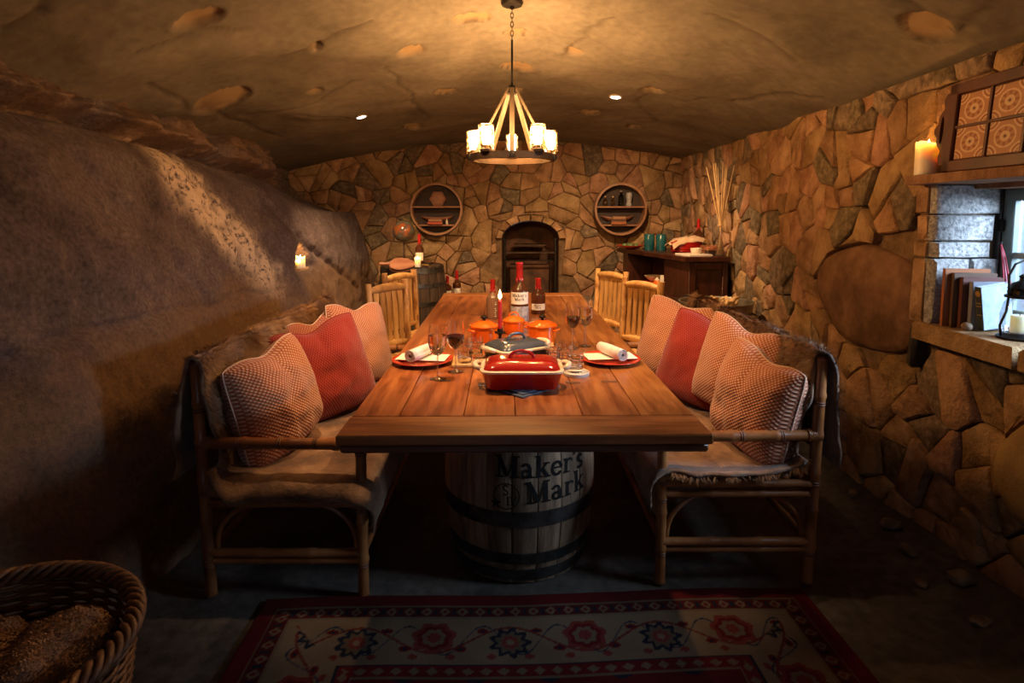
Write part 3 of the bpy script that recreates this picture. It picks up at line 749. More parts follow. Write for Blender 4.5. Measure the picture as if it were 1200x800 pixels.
def grow(p, k):
    cx = sum(q[0] for q in p) / len(p); cy = sum(q[1] for q in p) / len(p)
    return [(cx + (q[0] - cx) * (1 + k / math.hypot(q[0] - cx, q[1] - cy)), cy + (q[1] - cy) * (1 + k / math.hypot(q[0] - cx, q[1] - cy))) for q in p]
win = [(WY0 - .05, WZ0 - .075), (WY1 + .012, WZ0 - .075), (WY1 + .012, WZ1 + .04), (WY0 - .05, WZ1 + .04)]
quoins = [(2.514, 2.60, 1.40, 1.515, 'stone_pink'), (2.514, 2.575, 1.285, 1.392, 'stone_tan'), (2.514, 2.60, 1.215, 1.278, 'stone_pink'), (2.514, 2.60, .935, 1.205, 'stone_pink')]
qu_out = [(2.50, .93), (2.606, .93), (2.606, 1.52), (2.50, 1.52)]
rs = rubble((.25, 6.28, .0, 2.03), .06, .18, 1.2, [grow(boulder, .012), grow(ochre_s, .012), win, qu_out], 40, top=lambda u: 1.99)
lay(rs, pl_right, True, wr, 8, ['stone_tan'] * 5 + ['stone_pink'] * 4 + ['stone_grey'] * 3, .02, .052)
rg = random.Random(9)
for y0, y1, z0, z1, m_ in quoins:
    smb, c0 = stone_mesh([(y0, z0), (y1, z0), (y1, z1), (y0, z1)], .055, pl_right, True, rg); smb.build('stone', m_, wr, angle=50, loc=c0)
def chaikin(p): return [q for a, b in zip(p, p[1:] + p[:1]) for q in ((lerp(a[0], b[0], .25), lerp(a[1], b[1], .25)), (lerp(a[0], b[0], .75), lerp(a[1], b[1], .75)))]
for poly, m_, d, nm_ in ((boulder, 'boulder', .035, 'boulder_stone'), (ochre_s, 'ochre', .09, 'boulder_stone')):
    poly = chaikin(poly); mb = MB(); n = len(poly); cu = sum(p[0] for p in poly) / n; cv = sum(p[1] for p in poly) / n
    rings = [(1.0, -.03), (1.0, d * .2), (.96, d * .7), (.86, d), (.6, d + .012), (.3, d + .016)]
    vs = []; fs = []
    for k, dd in rings:
        for p in poly:
            u, v = lerp(cu, p[0], k), lerp(cv, p[1], k)
            vs.append(pl_right(u, v, dd + .012 * fbm(u * 7, v * 7, 2.0)))
    vs.append(pl_right(cu, cv, d + .018))
    for k in range(len(rings) - 1):
        for j in range(n): fs.append((k * n + j, (k + 1) * n + j, (k + 1) * n + (j + 1) % n, k * n + (j + 1) % n))
    for j in range(n): fs.append(((len(rings) - 1) * n + j, len(vs) - 1, (len(rings) - 1) * n + (j + 1) % n))
    o = mb.add(vs, fs).build(nm_, m_, wr, angle=60)
# dark upright stone wedged beside the boulder
MB().add(*(lambda b: (b.v, b.f))(MB().box((RX - .03, 2.565, .83), (.07, .05, .20), rx=.08, bev=.015))).build('stone', 'char', wr)
# window jamb facing the camera, granite blocks; sill and lintel stones
rg = random.Random(4)
def pl_jamb(u, v, d): return (u, WY1 + .004 - d, v)
for (z0, z1, x0, x1) in [(1.40, 1.518, 1.752, 2.02), (1.288, 1.392, 1.750, 1.99), (1.218, 1.280, 1.756, 1.985), (.94, 1.21, 1.752, 1.90), (.94, 1.21, 1.908, 2.02)]:
    smb, c0 = stone_mesh([(x0, z0), (x0 + (x1 - x0) * .5, z0 - .003), (x1, z0), (x1, z1), (lerp(x0, x1, .4), z1 + .003), (x0, z1)], .035, pl_jamb, False, rg, crown=.008)
    smb.build('stone', 'granite', wr, angle=50, loc=c0)
for (y0, y1) in [(2.02, 2.56), (1.50, 2.01), (1.2, 1.49)]:
    mb = MB(); mb.prism([(1.715 + rg.uniform(-.012, .012), y0), (2.08, y0), (2.08, y1 - .008), (1.72 + rg.uniform(-.012, .012), y1 - .008)], .865, .940, .012)
    mb.build('stone', 'stone_tan', wr, angle=40)
for k, (y0, y1) in enumerate([(1.78, 2.56), (1.2, 1.77)]):
    mb = MB(); mb.prism([(1.655, y0), (1.90, y0), (1.90, y1), (1.78, y1 + .02), (1.66, y1 - .01)], 1.520, 1.556, .006)
    mb.prism([(1.90, y0), (2.12, y0), (2.12, y1), (1.90, y1)], 1.50, 1.556)
    mb.build('stone', 'stone_pink', wr, angle=40)
# rubble fallen along the foot of the wall
PB = [(1.60, 2.30, .030, 'loose stone in the middle of the row at the right wall foot'), (1.53, 2.12, .020, 'smallest loose stone on the floor at the right wall foot'), (1.64, 2.48, .036, 'loose stone beside the bench end at the right wall foot'), (1.66, 2.10, .042, 'largest loose stone on the floor at the right wall foot'), (1.58, 1.90, .026, 'loose stone nearest the camera at the right wall foot'), (1.66, 2.80, .030, 'loose stone farthest back along the right wall foot')]
for k, (x, y, s_, lb) in enumerate(PB):
    bm = bmesh.new(); bmesh.ops.create_icosphere(bm, subdivisions=2, radius=s_)
    kx, ky, kz = rg.uniform(.8, 1.5), rg.uniform(.8, 1.3), rg.uniform(.5, .8)
    for v in bm.verts:
        f = 1 + .25 * fbm(v.co.x / s_ + k, v.co.y / s_, v.co.z / s_, 2); v.co = Vector((v.co.x * kx, v.co.y * ky, v.co.z * kz)) * f
    b = MB(); bm.verts.index_update(); b.add([v.co for v in bm.verts], [[v.index for v in f.verts] for f in bm.faces]); bm.free()
    i = int(round((x + 2.5) / 4.65 * 119)); j = int(round((y + 1.5) / 8 * 189))
    tag(b.build('pebble', 'pebble', angle=30, loc=(x, y, float(Zf[i, j]) + s_ * .45)), lb, 'stone', 'loose stones along the wall foot')

# window: painted frame, glazing bar, pane
w1 = bpy.data.objects.new('window_1', None); COL.objects.link(w1); struct(w1); w1.location = (2.045, 1.975, 1.23)
def wf(c, d): return MB().box(c, d, bev=.004)
hy, hz = .525, .295
for c, d in [((0, hy - .012, 0), (.06, .030, 2 * hz)), ((0, -hy + .012, 0), (.06, .030, 2 * hz)), ((0, 0, hz - .012), (.06, 2 * hy, .024)), ((0, 0, -hz + .012), (.06, 2 * hy, .024))]:
    wf(c, d).build('window_surround', 'frame_dark', w1)
for c, d in [((.0, hy - .055, 0), (.04, .055, 2 * hz - .05)), ((0, -hy + .055, 0), (.04, .055, 2 * hz - .05)), ((0, 0, hz - .05), (.04, 2 * hy - .14, .05)), ((0, 0, -hz + .05), (.04, 2 * hy - .14, .05)), ((0, .0, 0), (.035, .035, 2 * hz - .12)), ((0, 0, 0), (.03, 2 * hy - .14, .025))]:
    wf(c, d).build('window_frame', 'frame_green', w1)
MB().box((0, hy - .03, .12), (.012, .03, .05), bev=.003).build('hinge', 'iron', w1, loc=(-.028, 0, 0))
for sy in (-1, 1):
    for sz in (-1, 1):
        MB().box((.005, sy * .23, sz * .125), (.004, .42, .225)).build('pane', 'pane', w1)

# wall behind the camera with an opening added for the fill light, and the outer end behind the boulder
mb = MB()
for x0, x1, z0, z1 in [(-2.7, -.15, -.1, 2.9), (.40, 2.2, -.1, 2.9), (-.15, .40, 2.05, 2.9)]:
    mb.box(((x0 + x1) / 2, -1.4, (z0 + z1) / 2), (x1 - x0, .2, z1 - z0))
struct(mb.build('wall_front', 'mortar', smooth=False))

# hearth ledge in front of the fireplace
h = MB(); h.box((0, 0, .27), (1.62, .42, .54), bev=.02)
hearth = struct(h.build('trim_1', 'stone_grey', loc=(0.02, 6.03, 0)))
fp = thing('fireplace', 'dark arched fireplace recess with an iron rail in the stone back wall', 'fireplace', (ACX, BACK, .42))
mb = MB(); D = .42
pts = [(-AHW, 0)] + [(AHW * -math.cos(t), ASP - .42 + ARY * math.sin(t)) for t in np.linspace(0, math.pi, 13)] + [(AHW, 0)]
vs = [(p[0], -.02, p[1]) for p in pts] + [(p[0] * .93, D, p[1] * .97) for p in pts]; n = len(pts)
mb.add(vs, [(i, i + 1, n + i + 1, n + i) for i in range(n - 1)] + [tuple(range(n, 2 * n))] + [(0, n, 2 * n - 1, n - 1)])
mb.build('recess', 'soot', fp, angle=40)
for sx in (-1, 1): MB().box((sx * (AHW - .03), .06, .36), (.025, .03, .72), bev=.004).build('iron_upright', 'iron', fp)
MB().box((0, .06, .56), (2 * AHW - .06, .03, .022), bev=.004).build('iron_rail', 'bronze', fp)
MB().box((0, .20, .64), (.34, .25, .016), bev=.003).build('iron_shelf', 'bronze', fp)
MB().box((0, .30, .22), (.44, .04, .40), bev=.01).build('fireback', 'soot', fp)
MB().box((0, .12, .47), (.50, .015, .012)).build('iron_bar', 'iron', fp)
rg = random.Random(77)
KL = [(-.20, 5.93, .16, .034, .08), (-.02, 5.90, .11, .024, 1.2), (.09, 5.92, .12, .022, 1.75), (.19, 5.90, .10, .026, 1.4), (.30, 5.93, .12, .022, 1.9), (.40, 5.91, .11, .024, 1.3), (.51, 5.93, .12, .022, 1.7)]
KN = ['thick pale log lying lengthwise at the left of the hearth', 'kindling stick right beside the thick pale log on the hearth', 'third piece of wood from the left on the hearth', 'middle kindling stick on the hearth before the fireplace', 'fifth piece of wood from the left on the hearth', 'second kindling stick from the right end on the hearth', 'rightmost kindling stick on the hearth before the fireplace']
for (x, y, L, r, a), lb in zip(KL, KN):
    b = MB(); b.tube([(-L, 0, 0), (-L * .3, 0, .004), (L * .4, .004, 0), (L, 0, .003)], [r * .9, r, r * .95, r * .85], 7)
    tag(b.build('split_log', 'kindling', loc=(x, y, .54 + r), rot=(0, 0, a)), lb, 'log', 'kindling on the hearth')

# ------------------------------------------------------------------ barrels
def barrel_r(z, H, rb, rh): return rb - (rb - rh) * ((z - H / 2) / (H / 2)) ** 2
def barrel(name, label, loc, H, rb, rh, wood, hoops, rz=0.0, n=20):
    t = thing(name, label, 'barrel', loc, rz)
    half = math.pi / n - .006
    P = []; me = None
    for z in np.linspace(0, H, 10):
        r = barrel_r(z, H, rb, rh); row = []
        for a in (-half, -half, -half * .9, 0, half * .9, half, half):
            k = r - .012 if (len(row) in (0, 6)) else (r - .002 if len(row) in (1, 5) else r)
            row.append((k * math.cos(a), k * math.sin(a), z))
        P.append(row)
    b = MB(); b.grid(np.array(P).transpose(1, 0, 2))
    for k in range(n):
        if k == 0: o = b.build('stave', wood, t, angle=60); me = o.data
        else:
            o = bpy.data.objects.new('stave', me); COL.objects.link(o); o.parent = t
        o.rotation_euler.z = 2 * math.pi * k / n
    for z0, z1 in hoops:
        hb = MB(); hb.lathe([(barrel_r(z0, H, rb, rh), z0), (barrel_r(z0, H, rb, rh) + .004, z0), (barrel_r(z1, H, rb, rh) + .004, z1), (barrel_r(z1, H, rb, rh), z1)], 48)
        ho = hb.build('hoop', 'hoop', t, angle=30)
        for a in (4.2, 4.35):
            rr = barrel_r((z0 + z1) / 2, H, rb, rh) + .004
            MB().lathe([(.006, 0), (.005, .003), (0, .004)], 8).move(Matrix.Translation((rr * math.cos(a), rr * math.sin(a), (z0 + z1) / 2)) @ Matrix.Rotation(a, 4, 'Z') @ Matrix.Rotation(math.pi / 2, 4, 'Y')).build('rivet', 'hoop', ho)
    for z, nm_ in ((H - .012, 'head'), (.012, 'foot')):
        MB().lathe([(0, z - .01), (rh - .012, z - .01), (rh - .012, z), (0, z)], 32).build(nm_, wood, t)
    return t
BH, BRB, BRH = .698, .312, .270
HOOPS = [(.615, .665), (.535, .570), (.240, .300), (.085, .130), (.015, .060)]
b1 = barrel('whiskey_barrel', 'oak barrel with printed black lettering holding up the near end of the table', (.030, 2.43, 0), BH, BRB, BRH, 'oak', HOOPS, .06)
b2 = barrel('whiskey_barrel', 'oak barrel holding up the far end of the table, in shadow', (.0, 4.02, 0), BH, BRB, BRH, 'oak', HOOPS, .3)
txt = MB()
def on_barrel(u, v):
    r = barrel_r(v, BH, BRB, BRH) + .0018; a = -math.pi / 2 + u / r
    return (r * math.cos(a), r * math.sin(a), v)
lettering(txt, "Maker's", .081, -.095, .432, on_barrel, -.015, .0)
lettering(txt, "Mark", .083, .022, .331, on_barrel, .04, .01)
txt.build('lettering', 'ink', b1, smooth=False, rot=(0, 0, -.06))
lg = MB(); LX, LZ, LR = -.052, .360, .048
strokes(lg, [(arc(LX, LZ, LR, LR, 0, 360, 40), .004)], on_barrel)
lettering(lg, 'S', .040, LX - .014, LZ + .004, on_barrel); lettering(lg, 'IV', .034, LX + .000, LZ - .034, on_barrel)
sp = []
for k in range(11):
    rr = .024 if k % 2 == 0 else .010; sp.append((LX - .040 + rr * math.sin(k * math.pi / 5), LZ - .028 + rr * math.cos(k * math.pi / 5)))
lg.add([on_barrel(LX - .040, LZ - .028)] + [on_barrel(*p) for p in sp], [(0, i + 1, i + 2) for i in range(10)])
lg.build('emblem', 'ink', b1, smooth=False, rot=(0, 0, -.06))

# ------------------------------------------------------------------ table
TZ = .76
tb = thing('dining_table', 'long polished plank dining table with breadboard ends resting on barrels', 'table', (.019, 3.24, 0), .0122)
W, Lh, BB = 1.09, 1.56, .170
wid = [.150, .205, .165, .215, .185, .170]; x = -W / 2
rg = random.Random(3)
for w in wid:
    g = .0022
    MB().box((0, 0, 0), (w - g, 2 * (Lh - BB) - .003, .030), bev=.0022).build('plank', 'table', tb, smooth=False, loc=(x + w / 2, 0, TZ - .015 - rg.uniform(0, .0006)))
    x += w
for s_ in (-1, 1):
    e = MB().box((0, 0, 0), (W + .008, BB - .002, .031), bev=.004).build('breadboard_end', 'table_end', tb, smooth=False, loc=(0, s_ * (Lh - BB / 2), TZ - .0155))
    MB().box((0, 0, 0), (W - .012, .03, .026), bev=.006).build('edge_moulding', 'table_edge', tb, loc=(0, s_ * (Lh - .024), TZ - .031 - .013))
    MB().box((0, 0, 0), (.03, 2 * Lh - .08, .026), bev=.006).build('edge_moulding', 'table_edge', tb, loc=(s_ * (W / 2 - .024), 0, TZ - .031 - .013))
for y in (-1.0, 0, 1.0):
    MB().box((0, y, TZ - .045), (W - .12, .12, .028), bev=.003).build('batten', 'table_edge', tb)
for (px, py, w) in [(-.29, -.99, .050), (-.135, -1.03, .05), (.20, -1.02, .055), (.34, -1.01, .06), (.10, .4, .05), (-.25, .5, .05)]:
    MB().box((px, py, TZ - .0002), (w, .022, .0016), bev=.0004).build('inlay', 'inlay', tb)

# ------------------------------------------------------------------ bamboo benches
def bamboo_pts(p0, p1, r, step=.13, n_end=0):
    p0, p1 = Vector(p0), Vector(p1); L = (p1 - p0).length; k = max(1, round(L / step)); pts = []; rs = []
    for i in range(k):
        for t, f in ((.03, 1.10), (.10, .97), (.5, .95), (.90, .97), (.97, 1.12)):
            pts.append(p0.lerp(p1, (i + t) / k)); rs.append(r * f)
    return pts, rs
def bamboo(p0, p1, r, name, parent, n=10, step=.13, m='bamboo'):
    pts, rs = bamboo_pts(p0, p1, r, step); return MB().tube(pts, rs, n).build(name, m, parent, angle=0)
def wrap(parent, c, axis, r, w=.022, m='wrap'):
    c = Vector(c); ax = Vector(axis).normalized(); b = MB()
    k = max(2, int(w / .006))
    for i in range(k):
        p = c + ax * ((i + .5) / k - .5) * w
        b.tube([p - ax * .0032, p, p + ax * .0032], [r * .97, r * 1.03, r * .97], 10)
    return b.build('cane_wrap', m, parent, angle=0)
def bench(label, loc, rz, tilt):
    t = thing('bamboo_bench', label, 'bench', loc, rz)
    hl, xr, xf = .77, -.28, .28
    for sy in (-1, 1):
        y = sy * hl
        p = bamboo((xr, y, 0), (xr - .02, y, .875), .0215, 'post', t, step=.15)
        for z in (.12, .395, .575, .70): wrap(p, (xr - .02 * z / .87, y, z), (0, 0, 1), .0222, .018)
        MB().lathe([(.0225, 0), (.0225, .006), (0, .012)], 12).build('post_cap', 'wrap', p, loc=(xr - .02, y, .872))
        p = bamboo((xf, y, 0), (xf, y, .565), .0205, 'post', t, step=.14)
        for z in (.12, .33, .40, .54): wrap(p, (xf, y, z), (0, 0, 1), .0212, .016)
        a = bamboo((xr - .02, y, .578), (xf + .075, y, .572), .0215, 'arm_rail', t, step=.16)
        for x in (xr + .12, xr + .27, xr + .40): wrap(a, (x, y, .576), (1, 0, 0), .0220, .016)
        wrap(a, (xr + .0, y, .578), (1, 0, 0), .0245, .05, 'bamboo')
        for z in (.392, .352): bamboo((xr, y, z), (xf, y, z), .014 if z < .38 else .0165, 'seat_rail', t, step=.2)
        for z, r_ in ((.165, .0165), (.135, .013)): bamboo((xr, y, z), (xf, y, z), r_, 'stretcher', t, step=.2)
        q = [(xr + .025 + .255 * (1 - math.cos(u)), y - sy * .012, .165 + .20 * math.sin(u) ** .75 if 0 < u < math.pi else .165) for u in np.linspace(0, math.pi, 26)]
        MB().tube(q, .0095, 8).build('arch_rod', 'bamboo', t, angle=0)
    for x in (xr, xf):
        for z in (.392, .352): bamboo((x, -hl, z), (x, hl, z), .016, 'seat_rail', t, step=.2)
        bamboo((x, -hl, .165), (x, hl, .165), .015, 'stretcher', t, step=.2)
    bamboo((xr - .02, -hl, .865), (xr - .02, hl, .865), .020, 'back_rail', t, step=.18)
    bamboo((xr - .012, -hl, .56), (xr - .012, hl, .56), .015, 'back_rail', t, step=.18)
    for k in range(7):
        y = -hl + 2 * hl * (k + 1) / 8; bamboo((xr, y, .40), (xr - .02, y, .855), .010, 'back_spindle', t, 8, .2)
    for k in range(9):
        x = xr + .03 + k * .0625; bamboo((x, -hl, .412), (x, hl, .412), .012, 'seat_slat', t, 8, .25)
    bamboo((xr, -.05, .16), (xf, -.35, .36), .012, 'brace', t, 8, .2)
    return t
BL = bench('bamboo bench with rounded arch ends along the left rock face', (-.825, 2.855, 0), 0.0, 0)
BR = bench('bamboo bench with rounded arch ends along the right stone wall', (.842, 2.93, 0), math.pi, 0)

def path_grid(path, y0, y1, nu, nv, amp, seed, edge=0.0, thick=0.0):
    path = np.array(path, float); d = np.r_[0, np.cumsum(np.hypot(*np.diff(path, axis=0).T))]; s = np.linspace(0, d[-1], nv)
    x = np.interp(s, d, path[:, 0]); z = np.interp(s, d, path[:, 1])
    for _ in range(3): x[1:-1] = .25 * x[:-2] + .5 * x[1:-1] + .25 * x[2:]; z[1:-1] = .25 * z[:-2] + .5 * z[1:-1] + .25 * z[2:]
    P = np.zeros((nu, nv, 3)); yy = np.linspace(y0, y1, nu)
    P[..., 0] = x[None]; P[..., 2] = z[None]; P[..., 1] = yy[:, None]
    tx, tz = np.gradient(x), np.gradient(z); q = np.hypot(tx, tz); nx, nz = tz / q, -tx / q
    N = np.zeros((nu, nv))
    for i in range(nu):
        for j in range(nv): N[i, j] = fbm(yy[i] * 6 + seed, s[j] * 6, seed, 3)
    P[..., 0] -= nx * amp * N; P[..., 2] -= nz * amp * N
    if edge:
        w = np.array([[fbm(seed + s[j] * 5, e * 9.0, 2.0, 2) for j in range(nv)] for e in (0, 1)])
        k0 = np.clip(1 - (yy - y0) / .12, 0, 1)[:, None]; k1 = np.clip(1 - (y1 - yy) / .12, 0, 1)[:, None]
        P[..., 1] += edge * (w[0][None] * k0 + w[1][None] * k1)
    return P
def throw(name, label, loc, rz, path, y0, y1, n, seed, lie, fur='fur', hair='fur_hair', amp=.014, length=.034, droop=0.0):
    t = thing(name, label, 'throw', loc, rz)
    P = path_grid(path, y0, y1, 70, 44, amp, seed, .05)
    if droop:
        k0 = np.clip((y0 + droop - P[..., 1]) / droop, 0, 1)
        P[..., 2] -= .055 * k0 ** 2 * np.clip((P[..., 0] + .27) / .1, 0, 1)
    g = fast_grid('pelt', P, fur, t)
    md = g.modifiers.new('thickness', 'SOLIDIFY'); md.thickness = .012; md.offset = -1 if rz == 0 else -1
    fur_strands(P, n, length, lie, hair, 'fur_pile', t, seed=seed)
    return t
backp = [(-.215, .50), (-.235, .66), (-.262, .82), (-.275, .895), (-.302, .912), (-.330, .89), (-.350, .80), (-.372, .62), (-.385, .46)]
seatp = [(-.24, .50), (-.225, .455), (-.15, .447), (.10, .446), (.26, .445), (.315, .425), (.325, .37), (.328, .31)]
throw('fur_throw', 'long brown fur throw draped over the back of the left bench', (-.825, 2.855, 0), 0, backp, -.80, .78, 45000, 3, (0, .2, -1), droop=0)
throw('fur_throw', 'brown fur throw spread over the seat of the left bench', (-.825, 2.855, 0), 0, seatp, -.835, .76, 45000, 17, (.6, -.5, -.2), droop=.07)
throw('fur_throw', 'long brown fur throw draped over the back of the right bench', (.842, 2.93, 0), math.pi, backp, -.80, .78, 45000, 29, (0, .2, -1))
throw('fur_throw', 'brown fur throw spread over the seat of the right bench', (.842, 2.93, 0), math.pi, seatp, -.76, .82, 45000, 41, (.6, .5, -.2))

# ------------------------------------------------------------------ cushions
def cushion(label, m, loc, yaw, tilt, roll, size=.46, T=.085, chop=.05, seed=1, piping=True, cx=0.0):
    t = thing('cushion', label, 'cushion', loc)
    t.rotation_euler = (math.radians(tilt), math.radians(roll), math.radians(yaw)); t.rotation_mode = 'XYZ'
    t.rotation_mode = 'QUATERNION'
    t.rotation_quaternion = (Matrix.Rotation(math.radians(yaw), 3, 'Z') @ Matrix.Rotation(math.radians(tilt), 3, 'X') @ Matrix.Rotation(math.radians(roll), 3, 'Y')).to_quaternion()
    n = 34; u = np.linspace(-1, 1, n); U, V = np.meshgrid(u, u, indexing='ij'); h = size / 2
    X = h * U * (1 - .055 * (1 - V ** 2)) * (1 - .07 * U ** 4 * V ** 4); Z = h * V * (1 - .045 * (1 - U ** 2)) * (1 - .07 * U ** 4 * V ** 4)
    Z = Z - chop * np.exp(-((U - cx) / .38) ** 2) * np.clip(V * .5 + .5, 0, 1) ** 3
    N = np.array([[fbm(a * 1.6 + seed, b * 1.6, seed * 3.1, 3) for b in u] for a in u])
    prof = np.clip((1 - U ** 2) * (1 - V ** 2), 0, 1) ** .42
    th = T * prof * (1 + .16 * N) * (1 - .16 * V)
    crease = .016 * prof * np.exp(-((U - cx + .35 * (V - .4) * np.sign(U)) / .09) ** 2) * smooth(.1, .8, V)
    F = np.stack([X, -th + crease, Z], -1); B = np.stack([X, th * .9, Z], -1)
    vs = np.concatenate([F.reshape(-1, 3), B.reshape(-1, 3)]); idx = np.arange(n * n).reshape(n, n)
    q = np.stack([idx[:-1, :-1], idx[1:, :-1], idx[1:, 1:], idx[:-1, 1:]], -1).reshape(-1, 4)
    fs = np.concatenate([q, q[:, ::-1] + n * n])
    b = MB(); b.v = [tuple(v) for v in vs]; b.f = [tuple(f) for f in fs]
    o = b.build('cover', m, t, angle=0)
    uvl = o.data.uv_layers.new(name='UVMap'); uu = np.concatenate([np.stack([U, V], -1).reshape(-1, 2)] * 2) * .5 * size / .46
    li = np.empty(len(o.data.loops), np.int32); o.data.loops.foreach_get('vertex_index', li)
    uvl.data.foreach_set('uv', uu[li].astype(np.float32).reshape(-1))
    if piping:
        ring = [F[i, 0] for i in range(n)] + [F[-1, j] for j in range(1, n)] + [F[i, -1] for i in range(n - 2, -1, -1)] + [F[0, j] for j in range(n - 2, 0, -1)]
        MB().tube(ring, .0035, 6, closed=True).build('piping', 'rust' if m == 'rust' else 'piping', t, angle=0)
    return t
cushion('salmon lozenge cushion at the near end of the left bench', 'salmon', (-.955, 2.33, .662), 73, -8, -10, .435, .14, .03, 1, cx=.1)
cushion('plain rust red cushion on the left bench between the salmon ones', 'rust', (-.880, 2.76, .672), 46, -16, -9, .46, .115, .04, 2, cx=-.1)
cushion('salmon lozenge cushion at the far end of the left bench', 'salmon', (-.850, 3.27, .680), 66, -14, 6, .47, .105, .04, 3)
cushion('dusky red patterned cushion tucked behind the others on the left bench', 'rust_loz', (-.990, 3.02, .675), 70, -12, -4, .42, .07, .04, 4)
cushion('salmon lozenge cushion at the far end of the right bench', 'salmon', (.945, 3.33, .675), -38, -16, 8, .48, .11, .03, 5)
cushion('plain rust red cushion leaning on the right bench', 'rust', (.950, 2.89, .672), -40, -16, 12, .455, .11, .03, 6, cx=.1)
cushion('salmon lozenge cushion with a pale edge behind the nearest right cushion', 'salmon', (1.005, 2.60, .715), -58, -10, 10, .43, .085, .04, 7)
cushion('salmon lozenge cushion standing at the near end of the right bench', 'salmon', (.985, 2.345, .648), -73, -6, 10, .425, .135, .03, 8, cx=.1)

# ------------------------------------------------------------------ log chairs
def log_pts(p0, p1, r, seed, k=7):
    p0, p1 = Vector(p0), Vector(p1); rg = random.Random(seed); pts = []; rs = []
    for i in range(k + 1):
        pts.append(p0.lerp(p1, i / k) + Vector((rg.uniform(-1, 1), rg.uniform(-1, 1), 0)) * r * .14); rs.append(r * rg.uniform(.90, 1.12))
    return pts, rs
def log(p0, p1, r, seed, name, parent, m='log', n=9):
    pts, rs = log_pts(p0, p1, r, seed); return MB().tube(pts, rs, n).build(name, m, parent, angle=55)
def chair(label, loc, rz):
    t = thing('log_chair', label, 'chair', loc, math.radians(rz))
    hw = .185
    for sx in (-1, 1):
        log((sx * hw, 0, 0), (sx * (hw - .005), .045, .925), .024, 3 + sx, 'rear_post', t)
        log((sx * hw, -.38, 0), (sx * hw, -.38, .43), .022, 7 + sx, 'front_leg', t)
        log((sx * hw, 0, .20), (sx * hw, -.38, .20), .014, 9 + sx, 'stretcher', t)
        log((sx * hw, 0, .38), (sx * hw, -.38, .38), .017, 19 + sx, 'seat_rail', t)
    log((-hw, -.38, .25), (hw, -.38, .25), .014, 12, 'stretcher', t); log((-hw, -.38, .38), (hw, -.38, .38), .017, 13, 'seat_rail', t); log((-hw, 0, .38), (hw, 0, .38), .017, 14, 'seat_rail', t)
    k = 9; pts = [(-hw + .012 + (2 * hw - .024) * i / k, .043 + .006 * math.sin(math.pi * i / k), .872 + .012 * math.sin(math.pi * i / k)) for i in range(k + 1)]
    MB().tube(pts, [.019, .024, .028, .030, .031, .031, .030, .028, .024, .019], 9).build('top_rail', 'pine', t, angle=0)
    pts = [(p[0], p[1] - .022, p[2] - .395) for p in pts]
    MB().tube(pts, [.017, .021, .024, .026, .026, .026, .026, .024, .021, .017], 9).build('lower_rail', 'pine', t, angle=0)
    for i in range(5):
        x = -.116 + .058 * i
        b = MB(); sec = [(.0, .46, .050), (.25, .56, .036), (.5, .66, .034), (.75, .77, .036), (1, .86, .054)]
        vs = []; fs = []
        for f, z, w in sec:
            yb = .020 + .025 * (z - .46) / .40
            for dx, dy in ((-w / 2, -.007), (w / 2, -.007), (w / 2, .007), (-w / 2, .007)): vs.append((x + dx, yb + dy, z))
        for q in range(4):
            for j in range(4): fs.append((q * 4 + j, q * 4 + (j + 1) % 4, q * 4 + 4 + (j + 1) % 4, q * 4 + 4 + j))
        fs += [(3, 2, 1, 0), (16, 17, 18, 19)]
        b.add(vs, fs).build('slat', 'pine', t, smooth=False)
    for i in range(4):
        MB().box((0, -.05 - .092 * i, .412), (2 * hw - .02, .086, .024), bev=.006).build('seat_board', 'pine', t)
    return t
c0 = chair('pine log chair beside the left bench, nearer of the left pair', (-.835, 4.13, 0), 58)
dup(c0, (-.885, 4.87, 0), math.radians(60), 'pine log chair by the standing barrel, farther of the left pair')
dup(c0, (.905, 4.27, 0), math.radians(-58), 'pine log chair beside the right bench, nearer of the right pair')
dup(c0, (.800, 4.98, 0), math.radians(-60), 'pine log chair before the sideboard, farther of the right pair')

# ------------------------------------------------------------------ rug
nx_, ny_ = 400, 320
u = np.linspace(0, 1.97, nx_); v = np.linspace(0, 1.57, ny_); U, V = np.meshgrid(u, v, indexing='ij')
de = np.minimum(np.minimum(U, 1.97 - U), np.minimum(V, 1.57 - V))
along = np.where(np.minimum(V, 1.57 - V) < np.minimum(U, 1.97 - U), U, V)
red, cream, navy, rust, wine = map(np.array, ((.085, .007, .008), (.135, .095, .058), (.010, .012, .02), (.12, .022, .015), (.05, .006, .007)))
col = np.zeros((nx_, ny_, 3)); col[:] = red * .8
def put(mask, c): col[mask] = c
put((de > .058) & (de < .064), cream * .6)
g = (de >= .064) & (de < .118); put(g, wine)
ph = (along % .062) / .062 - .5; tt_ = (de - .091) / .054
put(g & (np.abs(ph) * 1.3 + np.abs(tt_) < .42), cream * .75); put(g & (np.abs(ph) * 1.3 + np.abs(tt_) < .20), red); put(g & (np.abs(np.abs(ph) - .5) < .09) & (np.abs(tt_) < .3), navy)
put((de >= .118) & (de < .125), cream * .8)
mb_ = (de >= .125) & (de < .335); put(mb_, cream)
t0 = (de - .23) / .105
vine = np.abs(t0 - .55 * np.sin(2 * np.pi * along / .50)); put(mb_ & (vine < .05), rust * .8)
vine2 = np.abs(t0 + .62 * np.sin(2 * np.pi * along / .25 + .6)); put(mb_ & (vine2 < .035), navy * 2)
